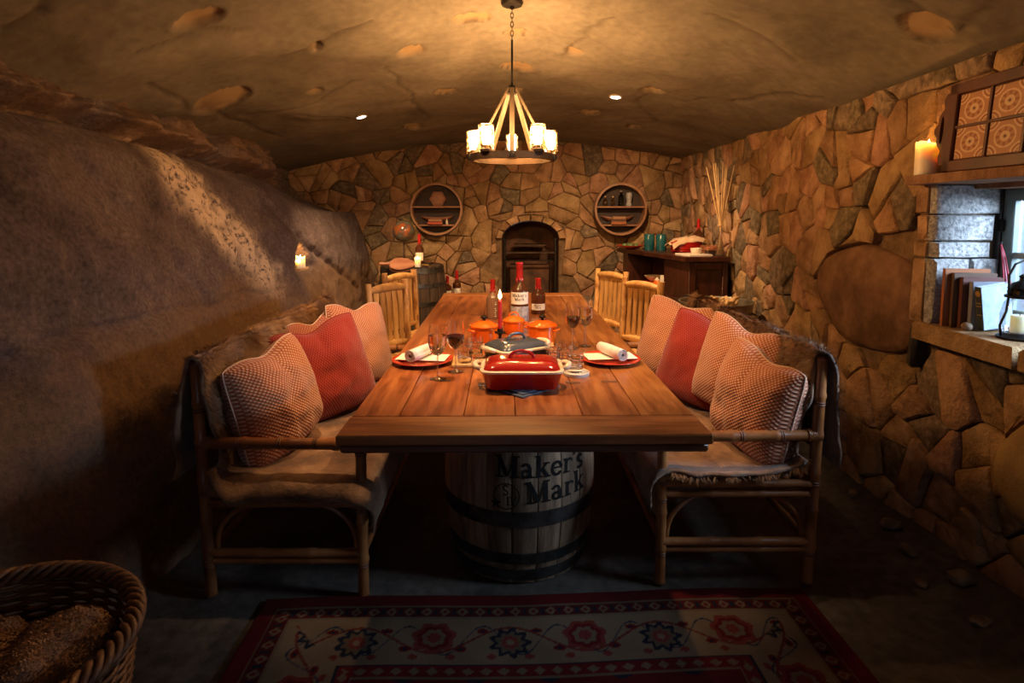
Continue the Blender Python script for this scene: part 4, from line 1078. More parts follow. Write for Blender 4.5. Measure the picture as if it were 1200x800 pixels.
for k in range(-1, 9):
    cx_ = .125 + .25 * k; off = (.012 if k % 2 else -.012); dx, dy = along - cx_, (de - .23 - off)
    r = np.hypot(dx, dy); th = np.arctan2(dy, dx)
    if k % 2:
        R_ = .062 * (1 + .16 * np.cos(9 * th)); put(mb_ & (r < R_), navy); put(mb_ & (r < R_ * .72), cream * .6); put(mb_ & (r < R_ * .45), rust); put(mb_ & (r < R_ * .2), cream)
    else:
        R_ = .070 * (1 + .09 * np.cos(7 * th + np.pi / 2)); put(mb_ & (r < R_), rust); put(mb_ & (r < R_ * .78), red); put(mb_ & (r < R_ * .55), cream * .8); put(mb_ & (r < R_ * .32), rust)
    for sx in (-1, 1):
        dx2, dy2 = along - cx_ - sx * .09, de - .23 + off * 3.4; r2 = np.hypot(dx2, dy2 * 1.6); put(mb_ & (r2 < .020), red); put(mb_ & (r2 < .009), navy)
        dx3, dy3 = along - cx_ - sx * .06, de - .23 - .075; put(mb_ & (np.hypot(dx3 * .7, dy3) < .011), rust)
put((de >= .335) & (de < .342), navy)
g = (de >= .342) & (de < .388); put(g, red); tt2 = (de - .365) / .046
put(g & (np.abs((along % .055) / .055 - .5) + np.abs(tt2) < .35), cream * .8)
put((de >= .388) & (de < .394), cream * .7)
inn = de >= .394; put(inn, red * .8)
rr = np.hypot((U % .22) - .11, (V % .22) - .11); put(inn & (rr < .05), navy); put(inn & (rr < .035), rust); put(inn & (rr < .015), cream)
wear = np.array([[fbm(a * 5, b * 5, 1.5, 3) for b in v[::4]] for a in u[::4]]); wear = np.kron(wear, np.ones((4, 4)))[:nx_, :ny_]
col *= (1 + .35 * wear)[..., None]; col = np.clip(col, .004, 1)
ang = .035; ca, sa = math.cos(ang), math.sin(ang)
Xl, Yl = U - .985, V - 1.57
Pz = .008 + .0015 * wear
P = np.stack([.095 + Xl * ca - Yl * sa, 2.085 + Xl * sa + Yl * ca + .008 * np.sin(U * 5.0), Pz], -1)
rug = fast_grid('persian_rug', P, 'rug', color=col)
md = rug.modifiers.new('thickness', 'SOLIDIFY'); md.thickness = .008; md.offset = -1
tag(rug, 'worn red and cream patterned rug on the floor in front of the table', 'rug')

# ------------------------------------------------------------------ wicker basket of rolled furs
bk = thing('wicker_basket', 'round wicker basket holding rolled furs in the near left corner', 'basket', (-1.215, 1.255, 0))
ns, rows = 34, 34
b = MB()
for k in range(rows):
    z = .012 + k * .0118; R_ = .245 + .070 * (z / .41) ** .8; pts = []
    for i in range(ns * 3):
        a = 2 * math.pi * i / (ns * 3); pts.append(((R_ + .007 * math.cos(a * ns / 2 + math.pi * k)) * math.cos(a), (R_ + .007 * math.cos(a * ns / 2 + math.pi * k)) * math.sin(a), z + .0015 * math.sin(5 * a + k)))
    b.tube(pts, .0062, 5, closed=True)
o = b.build('weave', 'wicker', bk, angle=0); o['kind'] = 'stuff'
b = MB()
for i in range(ns):
    a = 2 * math.pi * (i + .5) / ns * 1.0
    b.tube([((.245 + .070 * f ** .8) * math.cos(a), (.245 + .070 * f ** .8) * math.sin(a), .41 * f) for f in (.02, .25, .5, .75, 1.02)], .005, 5)
o = b.build('stakes', 'wicker', bk, angle=0); o['kind'] = 'stuff'
for s_ in range(4):
    pts = [((.318 + .016 * math.cos(16 * a + s_ * math.pi / 2)) * math.cos(a), (.318 + .016 * math.cos(16 * a + s_ * math.pi / 2)) * math.sin(a), .420 + .016 * math.sin(16 * a + s_ * math.pi / 2)) for a in np.linspace(0, 2 * math.pi, 161)[:-1]]
    MB().tube(pts, .0085, 6, closed=True).build('rim_strand', 'wicker', bk, angle=0)
MB().lathe([(0, .004), (.24, .004), (.245, .014), (0, .014)], 32).build('base', 'wicker', bk)
def roll(label, loc, rz, L, r, seed, tilt=0.0):
    t = thing('rolled_fur', label, 'throw', loc, rz, 'rolled furs in the wicker basket'); t.rotation_euler = (tilt, 0, rz)
    nu, nv = 40, 30; P = np.zeros((nu, nv, 3))
    for i in range(nu):
        s_ = -1 + 2 * i / (nu - 1); k = max(0.02, (1 - abs(s_) ** 3.2)) ** .45
        for j in range(nv):
            a = 2 * math.pi * j / (nv - 1); q = r * k * (1 + .18 * fbm(s_ * 2 + seed, math.cos(a) * 1.3, math.sin(a) * 1.3, 3))
            P[i, j] = (L / 2 * s_, q * math.cos(a) * 1.05, q * math.sin(a))
    fast_grid('pelt', P, 'fur_dark', t); fur_strands(P, 14000, .038, (.4, .1, -.6), 'fur_dark_hair', 'fur_pile', t, seed=seed, width=.0018)
    return t
roll('fur rolled up at the right side of the wicker basket', (-1.095, 1.285, .345), 1.15, .36, .095, 3, .15)
roll('fur rolled up in the middle of the wicker basket', (-1.275, 1.20, .335), .75, .42, .10, 5, -.1)
roll('fur rolled up at the back left of the wicker basket', (-1.335, 1.40, .30), -.2, .26, .085, 8, .1)

# ------------------------------------------------------------------ chandelier and the small recessed lights
CHX, CHY = 0.0, 3.12
cz = ceil_at(CHX, CHY)
ch = thing('chandelier', 'ring chandelier with five glowing glass shades hanging over the table', 'chandelier', (CHX, CHY, 0))
MB().lathe([(0, cz + .012), (.055, cz + .012), (.056, cz - .014), (.050, cz - .022), (.012, cz - .026), (.010, cz - .040), (0, cz - .042)], 28).build('canopy', 'iron', ch)
zc0 = cz - .036
for k in range(7):                                             # chain links
    z = zc0 - .012 - k * .022; b = MB(); pts = []
    for a in np.linspace(0, 2 * math.pi, 13)[:-1]:
        pts.append((.008 * math.cos(a), 0, z + .015 * math.sin(a)) if k % 2 else (0, .008 * math.cos(a), z + .015 * math.sin(a)))
    b.tube(pts, .0022, 6, closed=True).build('chain_link', 'iron', ch, angle=0)
zr = zc0 - .012 - 7 * .022
MB().tube([(0, 0, zr + .012), (0, 0, 2.03)], .0058, 10).build('rod', 'iron', ch)
MB().lathe([(0, 2.055), (.016, 2.05), (.026, 2.03), (.026, 2.01), (.018, 2.0), (0, 1.998)], 20).build('hub', 'iron', ch)
RZ0, RZ1, RR = 1.668, 1.700, .222
MB().lathe([(RR, RZ0), (RR, RZ1), (RR - .024, RZ1), (RR - .024, RZ0), (RR, RZ0)], 56).build('ring', 'bronze', ch)
for k in range(5):
    a = math.pi / 2 + 2 * math.pi * k / 5; ca, sa = math.cos(a), math.sin(a)
    a2 = a + math.pi / 5; c2, s2 = math.cos(a2), math.sin(a2)
    b = MB(); top = Vector((.020 * c2, .020 * s2, 2.035)); bot = Vector(((RR - .012) * c2, (RR - .012) * s2, RZ0 + .01)); sd = Vector((-s2, c2, 0)) * .012; nn = Vector((c2, s2, .5)) * .004
    vs = [top - sd, top + sd, bot + sd, bot - sd]; b.add([v + nn for v in vs] + [v - nn for v in vs], [(0, 1, 2, 3), (7, 6, 5, 4), (0, 4, 5, 1), (1, 5, 6, 2), (2, 6, 7, 3), (3, 7, 4, 0)])
    b.build('strap', 'drift', ch, smooth=False)
    MB().lathe([(0, -.012), (.013, -.012), (.015, 0), (.013, .012), (0, .012)], 12).build('bolt', 'iron', ch, loc=(RR * c2, RR * s2, RZ0 + .012))
    L = bpy.data.objects.new('lamp', None); COL.objects.link(L); L.parent = ch; L.location = (RR * .96 * ca, RR * .96 * sa, RZ1)
    MB().lathe([(0, 0), (.030, 0), (.032, .006), (.032, .012), (.014, .016), (.013, .040), (0, .040)], 20).build('socket', 'bronze', L)
    MB().lathe([(.036, .012), (.0375, .012), (.0375, .128), (.036, .128), (.036, .012)], 28).build('glass_shade', 'shade_glass', L)
    MB().lathe([(0, .030), (.013, .032), (.016, .045), (.022, .066), (.023, .080), (.017, .098), (.007, .108), (0, .110)], 16).build('bulb', 'bulb', L)
    d = bpy.data.lights.new('bulb_light', 'POINT'); d.energy = 19; d.color = WARM; d.shadow_soft_size = .03
    lo = bpy.data.objects.new('bulb_light', d); COL.objects.link(lo); lo.parent = L; lo.location = (0, 0, .122)

def downlight(label, x, y, tx, ty, power, ang=140):
    z = ceil_at(x, y)
    t = thing('recessed_light', label, 'light', (x, y, z - .002), 0, 'small recessed lights in the vault')
    gx = (ceil_at(x + .06, y) - ceil_at(x - .06, y)) / .12; gy = (ceil_at(x, y + .06) - ceil_at(x, y - .06)) / .12
    t.rotation_euler = Vector((gx, gy, -1)).to_track_quat('-Z', 'Y').to_euler()
    MB().lathe([(.044, .004), (.046, -.003), (.036, -.006), (.034, -.002), (.034, .01)], 28).build('trim_ring', 'white_ware', t)
    MB().lathe([(0, -.003), (.034, -.003), (.034, .006), (0, .006)], 24).build('lens', 'down', t)
    light('recessed_spot', 'SPOT', (x, y, z - .03), power, (1.0, .62, .32), .03, (tx, ty, .6), angle=ang, blend=.8)
downlight('small white recessed light in the left slope of the vault', -1.14, 4.60, -.9, 5.2, 95, 108)
downlight('small white recessed light in the right slope of the vault', .73, 4.30, .85, 5.2, 140, 125)
for q in (-1, 1): downlight('added unseen light in the %s of the vault above the near end of the table' % ('left' if q < 0 else 'right'), q * .55, 2.25, q * .12, 2.95, 120, 78)  # lamps added above the view to brighten the table and cushions

# ------------------------------------------------------------------ candles
def flame(parent, z, s=1.0):
    MB().lathe([(0, z), (.0045 * s, z + .004 * s), (.0065 * s, z + .011 * s), (.0045 * s, z + .022 * s), (.0015 * s, z + .033 * s), (0, z + .037 * s)], 12).build('flame', 'flame', parent)
    MB().tube([(0, 0, z - .008), (.0005, 0, z + .006)], .0011, 5).build('wick', 'wick', parent)
def pillar(label, loc, r, h, power, m='wax', seed=1):
    t = thing('pillar_candle', label, 'candle', loc); n = 28; P = []
    prof = [(0, 0), (r, 0), (r, h * .5), (r * 1.0, h - .006), (r * .95, h), (r * .84, h - .003), (r * .72, h - .014), (0, h - .018)]
    b = MB(); b.lathe([p for p in prof if p[0] > 0], n, cap=True)
    b.v = [(v[0], v[1], v[2] + (.006 * math.sin(2.3 * math.atan2(v[1], v[0]) + seed) if v[2] > h * .9 else 0)) for v in b.v]
    b.build('wax_body', m, t, angle=50)
    flame(t, h - .016, .8)
    d = bpy.data.lights.new('candle_light', 'POINT'); d.energy = power; d.color = FLAME; d.shadow_soft_size = .012
    lo = bpy.data.objects.new('candle_light', d); COL.objects.link(lo); lo.parent = t; lo.location = (0, 0, h + .006)
    return t
pillar('thick lit pillar candle on the ledge above the window', (1.70, 2.47, 1.557), .046, .130, .9, 'wax', 2)
nx0 = NX - .045
pillar('lit candle tucked in the small niche of the left rock', (nx0, NICHE[0] + .02, .988), .036, .085, 1.2, 'tallow', 1)
pillar('small lit candle standing at the left of the niche in the rock', (nx0 + .012, NICHE[0] - .062, .988), .020, .062, .5, 'tallow', 3)
lk = MB(); lk.box((nx0 - .06, NICHE[0] - .01, .975), (.20, .24, .026), bev=.008)
lk.build('stone', 'stone_tan', wl)

# ------------------------------------------------------------------ things on the table
def lathe_thing(name, label, cat, loc, parts, group=None, rz=0.0):
    t = thing(name, label, cat, loc, rz, group)
    for nm_, prof, m, n in parts: MB().lathe(prof, n).build(nm_, m, t)
    return t
def rrect(w, d, r, n=5):
    o = []
    for cx, cy, a0 in ((w / 2 - r, d / 2 - r, 0), (-w / 2 + r, d / 2 - r, 90), (-w / 2 + r, -d / 2 + r, 180), (w / 2 - r, -d / 2 + r, 270)):
        for i in range(n + 1): a = math.radians(a0 + 90 * i / n); o.append((cx + r * math.cos(a), cy + r * math.sin(a)))
    return o
def loft(rings, cap0=True, cap1=True):
    b = MB(); n = len(rings[0]); vs = [v for r in rings for v in r]; fs = []
    for k in range(len(rings) - 1):
        for j in range(n): fs.append((k * n + j, k * n + (j + 1) % n, (k + 1) * n + (j + 1) % n, (k + 1) * n + j))
    if cap0: fs.append(tuple(range(n - 1, -1, -1)))
    if cap1: fs.append(tuple((len(rings) - 1) * n + j for j in range(n)))
    return b.add(vs, fs)
def casserole(label, loc, rz, w, d, h, body, rim, handle_m, ears=True):
    t = thing('casserole_dish', label, 'casserole', loc, rz); R3 = lambda a, b, r, z: [(x, y, z) for x, y in rrect(a, b, r)]
    loft([R3(w * .86, d * .82, .025, 0), R3(w * .89, d * .85, .028, .006), R3(w * .985, d * .98, .032, h - .008), R3(w, d, .034, h - .006)]).build('body', body, t)
    loft([R3(w, d, .034, h - .006), R3(w + .010, d + .010, .036, h - .003), R3(w + .010, d + .010, .036, h + .003), R3(w - .004, d - .004, .03, h + .005)]).build('rim', rim, t)
    lid = loft([R3(w - .014, d - .014, .03, h + .004), R3(w - .018, d - .018, .03, h + .009), R3(w - .036, d - .036, .035, h + .019), R3(w - .075, d - .075, .035, h + .028), R3(w - .12, d - .11, .03, h + .031)]).build('lid', body, t)
    lw = .045; q = [(lw * math.cos(a), 0, h + .028 + .029 * math.sin(a)) for a in np.linspace(math.pi, 0, 15)]
    MB().tube(q, .0062, 8).build('lid_handle', handle_m, lid, angle=0)
    if ears:
        for s_ in (-1, 1):
            q = [(s_ * (w / 2 + .004), -.045, h), (s_ * (w / 2 + .022), -.036, h + .006), (s_ * (w / 2 + .030), 0, h + .008), (s_ * (w / 2 + .022), .036, h + .006), (s_ * (w / 2 + .004), .045, h)]
            MB().tube(q, [.009, .010, .011, .010, .009], 8).build('side_handle', rim, t, angle=0)
    return t
# folded cloth under the red dish
def folded_cloth(label, loc, rz, w, m):
    t = MB(); t.box((0, 0, .003), (w, w, .006), bev=.002); t.box((.008, .006, .0085), (w * .93, w * .93, .005), bev=.002)
    return tag(t.build('cloth_pad', m, loc=loc, rot=(0, 0, rz)), label, 'cloth')
folded_cloth('dark blue folded cloth pad lying under the red casserole', (.036, 2.165, TZ), math.pi / 4, .20, 'blue_cloth')
casserole('glossy red rectangular casserole dish with lid at the near end of the table', (.036, 2.175, TZ + .011), .0, .292, .205, .066, 'red_enamel', 'cream_enamel', 'red_enamel')
casserole('dark grey lidded casserole dish set askew behind the red one', (.018, 2.575, TZ), math.radians(33), .255, .20, .062, 'grey_enamel', 'cream_enamel', 'grey_enamel', ears=True)
def cocotte(label, loc, r, h, knob, rz=0.0):
    t = thing('cocotte', label, 'pot', loc, rz)
    MB().lathe([(0, 0), (r * .84, 0), (r * .93, .006), (r * .97, h * .5), (r * .98, h), (r * .92, h), (r * .9, h * .3), (0, .01)], 36).build('pot', 'orange_enamel', t)
    lid = MB().lathe([(r * 1.05, h), (r * 1.06, h + .006), (r * .95, h + .013), (r * .6, h + .024), (r * .25, h + .030), (0, h + .031)], 36).build('lid', 'orange_enamel', t)
    if knob: MB().lathe([(0, h + .028), (.007, h + .030), (.007, h + .038), (.016, h + .042), (.017, h + .050), (.010, h + .056), (0, h + .057)], 16).build('knob', 'iron', lid)
    else: MB().tube([(.026 * math.cos(a), 0, h + .028 + .020 * math.sin(a)) for a in np.linspace(math.pi, 0, 13)], .0042, 8).build('lid_handle', 'orange_enamel', lid, angle=0)
    for s_ in (-1, 1):
        q = [(s_ * r * .95, -.022, h * .8), (s_ * (r + .014), -.018, h * .84), (s_ * (r + .018), 0, h * .85), (s_ * (r + .014), .018, h * .84), (s_ * r * .95, .022, h * .8)]
        MB().tube(q, .0055, 8).build('side_handle', 'orange_enamel', t, angle=0)
    return t
cocotte('round orange lidded pot left of the red taper candle', (-.140, 2.96, TZ), .068, .075, True, .6)
cocotte('round orange lidded pot right of the grey casserole', (.152, 2.96, TZ), .072, .078, True, -.5)
cocotte('small orange pot with a loop lid handle between the two larger pots', (.010, 3.16, TZ), .056, .066, False, 0)
tp = thing('taper_candle', 'lit red taper candle in a black holder among the orange pots', 'candle', (-.058, 2.86, TZ))
MB().lathe([(0, 0), (.034, 0), (.034, .005), (.010, .010), (.007, .05), (.012, .058), (.026, .062), (.027, .068), (.013, .070), (.013, .085), (0, .085)], 22).build('holder', 'iron', tp)
MB().lathe([(0, .078), (.0105, .08), (.0095, .218), (.004, .224), (0, .225)], 16).build('taper', 'red_taper', tp)
flame(tp, .228, 1.25)
d = bpy.data.lights.new('taper_light', 'POINT'); d.energy = .8; d.color = FLAME; d.shadow_soft_size = .012
lo = bpy.data.objects.new('taper_light', d); COL.objects.link(lo); lo.parent = tp; lo.location = (0, 0, .258)

def bottle(label, loc, H, r, glass='whiskey', label_m='label', texts=True, wax_drip=True, band=None, label_z=(.30, .52), rz=0.0, nlab=24, side_text=False, lab_half=1.15):
    t = thing('whiskey_bottle', label, 'bottle', loc, rz)
    hb = H * .56; rn = r * .32
    prof = [(0, .002), (r * .92, 0), (r, .006), (r, hb * .94), (r * .96, hb), (r * .72, hb + H * .05), (r * .45, hb + H * .10), (rn * 1.05, hb + H * .155), (rn, H * .93), (rn, H)]
    MB().lathe(prof, 32).build('glass_body', glass, t)
    wz = hb + H * .17
    w = MB(); w.lathe([(rn * 1.10, wz), (rn * 1.22, wz + .004), (rn * 1.2, H - .006), (rn * 1.28, H - .004), (rn * 1.24, H + .004), (0, H + .006)], 20)
    w.build('wax_seal', 'red_wax', t)
    if wax_drip:
        wd = MB()
        for k in range(7):
            a = k * .9 + .2; l = (.010 + .012 * ((k * 37) % 5) / 5) * H / .3
            wd.tube([(rn * 1.13 * math.cos(a), rn * 1.13 * math.sin(a), wz + .006), (rn * 1.16 * math.cos(a), rn * 1.16 * math.sin(a), wz - l * .6), (rn * 1.2 * math.cos(a), rn * 1.2 * math.sin(a), wz - l)], [.0035, .0032, .0042], 6)
        wd.build('wax_drips', 'red_wax', t, angle=0)
    if label_m:
        z0, z1 = hb * label_z[0] / .56, hb * label_z[1] / .56
        lb = MB(); lb.lathe([(r + .0006, z0), (r + .0009, (z0 + z1) / 2), (r + .0006, z1)], nlab, a0=-math.pi / 2 - lab_half, a1=-math.pi / 2 + lab_half)
        lo_ = lb.build('paper_label', label_m, t)
        if texts:
            tx = MB(); cyl = lambda u, v: ((r + .0016) * math.cos(-math.pi / 2 + u / r), (r + .0016) * math.sin(-math.pi / 2 + u / r), v)
            th_ = (z1 - z0) * .26
            lettering(tx, "Maker's", th_, -th_ * 2.55, z0 + (z1 - z0) * .62, cyl); lettering(tx, 'Mark', th_, -th_ * 1.7, z0 + (z1 - z0) * .30, cyl)
            strokes(tx, [([(-r * .5, z0 + (z1 - z0) * .20), (r * .5, z0 + (z1 - z0) * .20)], .0015), ([(-r * .35, z0 + (z1 - z0) * .12), (r * .35, z0 + (z1 - z0) * .12)], .0015)], cyl)
            tx.build('lettering', 'ink', lo_, smooth=False)
    if band:
        MB().lathe([(r + .0006, .008), (r + .0012, .012), (r + .0012, hb * band - .004), (r + .0006, hb * band)], 32).build('etched_band', 'etched', t)
    return t
bottle('tall whiskey bottle with cream label and red wax neck, the largest on the table', (.045, 3.50, TZ), .350, .054, label_z=(.32, .52), band=.5, lab_half=1.2)
sm = bottle('frosted brown whiskey bottle with red wax behind the left orange pot', (-.118, 3.62, TZ), .235, .040, glass='smoked', label_m=None)
tx = MB(); strokes(tx, [([(0.014 + .004 * (k % 2), .018 + k * .012), (.024 - .003 * (k % 3), .018 + k * .012)], .006) for k in range(8)], lambda u, v: (.0408 * math.cos(-math.pi / 2 + u / .04), .0408 * math.sin(-math.pi / 2 + u / .04), v))
tx.build('printed_text', 'ink_white', sm, smooth=False)
bottle('squat dark whiskey bottle with red wax behind the right orange pot', (.168, 3.80, TZ), .225, .047, label_z=(.12, .30), texts=True)

def wineglass(label, loc, fill, fill_h, H=.215, r=.037):
    t = thing('wine_glass', label, 'glass', loc, 0, 'wine glasses on the table'); s_ = H / .215
    foot = MB().lathe([(0, .0015), (.032, .0005), (.033, .002), (.014, .006), (.0045, .012), (.0035, .03), (.0035, .088 * s_), (.006, .094 * s_)], 28).build('stem', 'stem_glass', t)
    bowl = [(.004, .093), (.016, .098), (.028, .112), (.0355, .135), (.0375, .155), (.036, .18), (.0315, .2145)]
    bowl = [(a * r / .0375, b * s_) for a, b in bowl]
    MB().lathe(bowl + [(bowl[-1][0] - .0012, bowl[-1][1])] + [(max(.001, a - .0014), b + .0006) for a, b in bowl[::-1][1:]], 32).build('bowl', 'glass', t)
    zf = fill_h * H; ra = np.interp(zf, [b for a, b in bowl], [a for a, b in bowl]) - .0018
    lq = [(0, .0965 * s_)] + [(max(.002, a - .0018), b + .001) for a, b in bowl if b < zf - .002] + [(ra, zf), (0, zf)]
    MB().lathe(lq, 32).build('drink', fill, t)
    return t
wineglass('wine glass of water nearest on the left, before the left plate', (-.288, 2.27, TZ), 'water', .80)
wineglass('wine glass of red wine on the left beside the water glass', (-.228, 2.375, TZ), 'wine', .70)
wineglass('wine glass of red wine on the right behind the tumblers', (.290, 2.81, TZ), 'wine', .68, .22)
wineglass('wine glass of clear water on the right beside the red wine', (.352, 2.84, TZ), 'water', .84, .225, .039)

def plate(label, loc, r, m='red_plate'):
    t = thing('dinner_plate', label, 'plate', loc, 0, 'red dinner plates')
    MB().lathe([(0, .003), (r * .60, 0), (r * .64, .002), (r * .78, .008), (r, .017), (r * 1.0, .020), (r * .97, .0205), (r * .72, .0115), (r * .66, .008), (0, .0075)], 56).build('dish', m, t); return t
def place_setting(x, y, r, side, nr):
    plate(f'red dinner plate at the {side} place setting', (x, y, TZ), r)
    cd = MB().box((0, 0, .0012), (.215, .115, .0024), bev=.0008).build('menu_card', 'paper', loc=(x, y + .01, TZ + .0212), rot=(0, 0, nr * .12))
    tag(cd, f'cream card lying across the {side} red plate', 'card')
    nk = thing('rolled_napkin', f'white napkin rolled up on the {side} red plate', 'napkin', (x + nr * .005, y - .005, TZ + .0265), 0)
    nk.rotation_euler = (0, 0, nr * .38)
    L = .092; n = 24; pts = []; prof = []
    for k in range(46):                                        # a spiral of folded cloth
        a = k * .42; q = .007 + .0009 * k * .42 * 1.25; prof.append((q * math.cos(a), q * math.sin(a)))
    b = MB(); P = np.array([[(p[0] * f, yy, p[1] * f + .0245) for p in prof] for yy, f in ((-L, 1), (-L * .5, 1.0), (0, 1.02), (L * .6, .96), (L, .88))])
    o = b.grid(P).build('cloth', 'napkin', nk, angle=0); md = o.modifiers.new('thickness', 'SOLIDIFY'); md.thickness = .0022
    MB().lathe([(0, -L * .96), (.0085, -L * .96), (.0085, L * .9), (0, L * .9)], 12).move(Matrix.Translation((0, 0, .0245)) @ Matrix.Rotation(-math.pi / 2, 4, 'X')).build('inner_fold', 'napkin_dark', nk)
place_setting(-.385, 2.525, .130, 'left', -1)
place_setting(.425, 2.545, .130, 'right', 1)

MB_board = MB().box((0, 0, .008), (.15, .16, .016), bev=.004)
tag(MB_board.build('serving_board', 'board', loc=(-.180, 2.515, TZ), rot=(0, 0, .05)), 'small pale wooden board under the left crystal tumblers', 'board')
MB_board = MB().box((0, 0, .008), (.10, .15, .016), bev=.004)
tag(MB_board.build('serving_board', 'board', loc=(.150, 2.80, TZ), rot=(0, 0, -.05)), 'small pale wooden board behind the grey casserole on the right', 'board')
def tumbler(label, loc, r=.034, h=.085, m='cut_glass'):
    t = thing('tumbler', label, 'glass', loc, 0, 'crystal tumblers on the table'); n = 24
    b = MB(); b.lathe([(0, .001), (r * .82, 0), (r * .86, .004), (r * .92, h * .45), (r, h), (r - .002, h), (r * .85, h * .25), (0, h * .16)], n)
    for i, v in enumerate(b.v):
        k = i // n
        if k in (2, 3) and i % 2: b.v[i] = (v[0] * .95, v[1] * .95, v[2])
    b.build('cup', m, t, smooth=m != 'cut_glass'); 
    for z in (h * .4, h * .7):
        MB().lathe([(r * lerp(.86, 1, z / h) - .0005, z - .004), (r * lerp(.86, 1, z / h) + .0022, z), (r * lerp(.86, 1, z / h) - .0005, z + .004)], 24).build('cut_band', 'cut_glass', t)
    return t
tumbler('crystal tumbler on the left wooden board, nearer of the two', (-.200, 2.475, TZ + .016), .034, .088)
tumbler('crystal tumbler on the left wooden board, farther of the two', (-.158, 2.552, TZ + .016), .034, .090)
tumbler('crystal tumbler right of the grey casserole, left one of the cluster', (.178, 2.52, TZ), .035, .088)
tumbler('crystal tumbler right of the grey casserole, behind the coaster', (.222, 2.475, TZ), .034, .090)
cs = thing('coaster', 'round pale stone coaster right of the red casserole', 'coaster', (.256, 2.335, TZ))
MB().lathe([(0, 0), (.052, 0), (.053, .004), (.052, .012), (.048, .013), (0, .013)], 36).build('disc', 'slate', cs)
MB().lathe([(.046, .013), (.050, .015), (.053, .012)], 36).build('rim', 'white_ware', cs)
tumbler('plain glass tumbler standing on the stone coaster', (.252, 2.335, TZ + .013), .034, .082, 'glass')
# ------------------------------------------------------------------ standing barrel in the left corner and what is on it
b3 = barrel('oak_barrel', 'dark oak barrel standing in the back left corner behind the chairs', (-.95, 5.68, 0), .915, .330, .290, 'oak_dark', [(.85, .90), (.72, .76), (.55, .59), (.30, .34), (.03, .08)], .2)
bl = thing('bellows', 'wooden fireplace bellows lying on the standing barrel', 'bellows', (-.995, 5.42, .915), 0); bl.rotation_euler = (math.radians(34), 0, math.radians(4))
def paddle(z0, z1):
    o = []
    for a in np.linspace(0, 2 * math.pi, 33)[:-1]:
        x = .120 * math.cos(a); y = .082 * math.sin(a) * (1 - .25 * math.cos(a)); o.append((x, y))
    return MB().prism(o, z0, z1, .004)
paddle(.030, .042).build('top_board', 'bellows_wood', bl); paddle(.000, .012).build('bottom_board', 'bellows_wood', bl)
pl_ = paddle(.012, .030); pl_.v = [(v[0] * .93, v[1] * .93, v[2]) for v in pl_.v]; pl_.build('leather_bag', 'leather', bl)
MB().tube([(-.11, 0, .036), (-.16, .0, .036), (-.19, 0, .036), (-.205, 0, .036)], [.018, .013, .016, .013], 10).build('handle', 'bellows_wood', bl)
MB().tube([(.11, 0, .02), (.15, 0, .02), (.24, 0, .02)], [.016, .010, .007], 10).build('nozzle', 'brass', bl)
MB().tube([(-.205, 0, .036), (-.215, -.02, -.02), (-.205, -.04, -.06)], .003, 6).build('hanging_cord', 'reed', bl)
def candle_small(name, label, loc, r, h, power): return pillar(label, loc, r, h, power, 'tallow', 2)
candle_small('c', 'short lit white candle beside the bellows on the standing barrel', (-.855, 5.40, .915), .028, .085, .8)
bottle('whiskey bottle with red wax behind the candle on the standing barrel', (-.872, 5.62, .915), .285, .040, label_z=(.15, .42), texts=False)
gb = thing('globe', 'small antique globe on a stand at the back left wall', 'globe', (-1.035, 5.72, .915))
MB().lathe([(0, 0), (.065, 0), (.065, .010), (.03, .02), (.010, .03), (.008, .20), (0, .21)], 20).build('stand', 'dark_wood', gb)
MB().lathe([(max(.0001, .105 * math.sin(a)), .315 - .105 * math.cos(a)) for a in np.linspace(0, math.pi, 20)], 32).build('sphere', 'globe', gb)
MB().tube([(.112 * math.cos(a), 0, .315 + .112 * math.sin(a)) for a in np.linspace(-math.pi / 2, math.pi / 2, 17)], .004, 6).build('meridian', 'brass', gb)
bottle('whiskey bottle with red wax standing at the left end of the hearth', (-.555, 5.97, .54), .285, .042, label_z=(.12, .40), texts=False)
bottle('shorter red wax bottle half hidden at the far left of the hearth', (-.645, 5.93, .54), .235, .040, label_z=(.12, .40), texts=False)

# ------------------------------------------------------------------ round barrel shelves on the back wall
def round_shelf(label, x, z, r=.268):
    t = thing('round_shelf', label, 'shelf', (x, 6.29, z)); D = .15; Rx = Matrix.Rotation(math.pi / 2, 4, 'X')
    MB().lathe([(r, 0), (r, D), (r - .022, D), (r - .022, 0), (r, 0)], 56).move(Rx).build('rim', 'ring_wood', t)
    MB().lathe([(r + .003, D * .25), (r + .003, D * .45), (r, D * .45)], 56).move(Rx).build('hoop', 'hoop', t)
    MB().lathe([(0, .004), (r - .02, .004), (r - .02, .016), (0, .016)], 40).move(Rx).build('back_board', 'dark_wood', t)
    for zz in (.022, -.165):
        w = 2 * math.sqrt((r - .022) ** 2 - zz ** 2); MB().box((0, -D / 2 - .006, zz), (w - .004, D - .02, .016), bev=.002).build('shelf_board', 'shelf_wood', t)
    return t
SLX, SRX, SZ = -.775, 1.115, 1.443
round_shelf('round barrel shelf with a hexagonal plaque on the left of the back wall', SLX, SZ)
round_shelf('round barrel shelf with small bottles on the right of the back wall', SRX, SZ)
SY = 6.21; s_hi = SZ + .022 + .008; s_lo = SZ - .165 + .008
hx = MB(); hx.prism([(.088 * math.cos(a), .088 * math.sin(a)) for a in np.linspace(0, 2 * math.pi, 7)[:-1]], 0, .018, .004); hx.move(Matrix.Rotation(math.pi / 2, 4, 'X') @ Matrix.Rotation(0, 4, 'Z'))
ho = thing('hexagonal_plaque', 'brown hexagonal wooden plaque on the left round shelf', 'plaque', (SLX + .005, 6.24, s_hi + .077)); 
hx.build('panel', 'plaque', ho, angle=20)
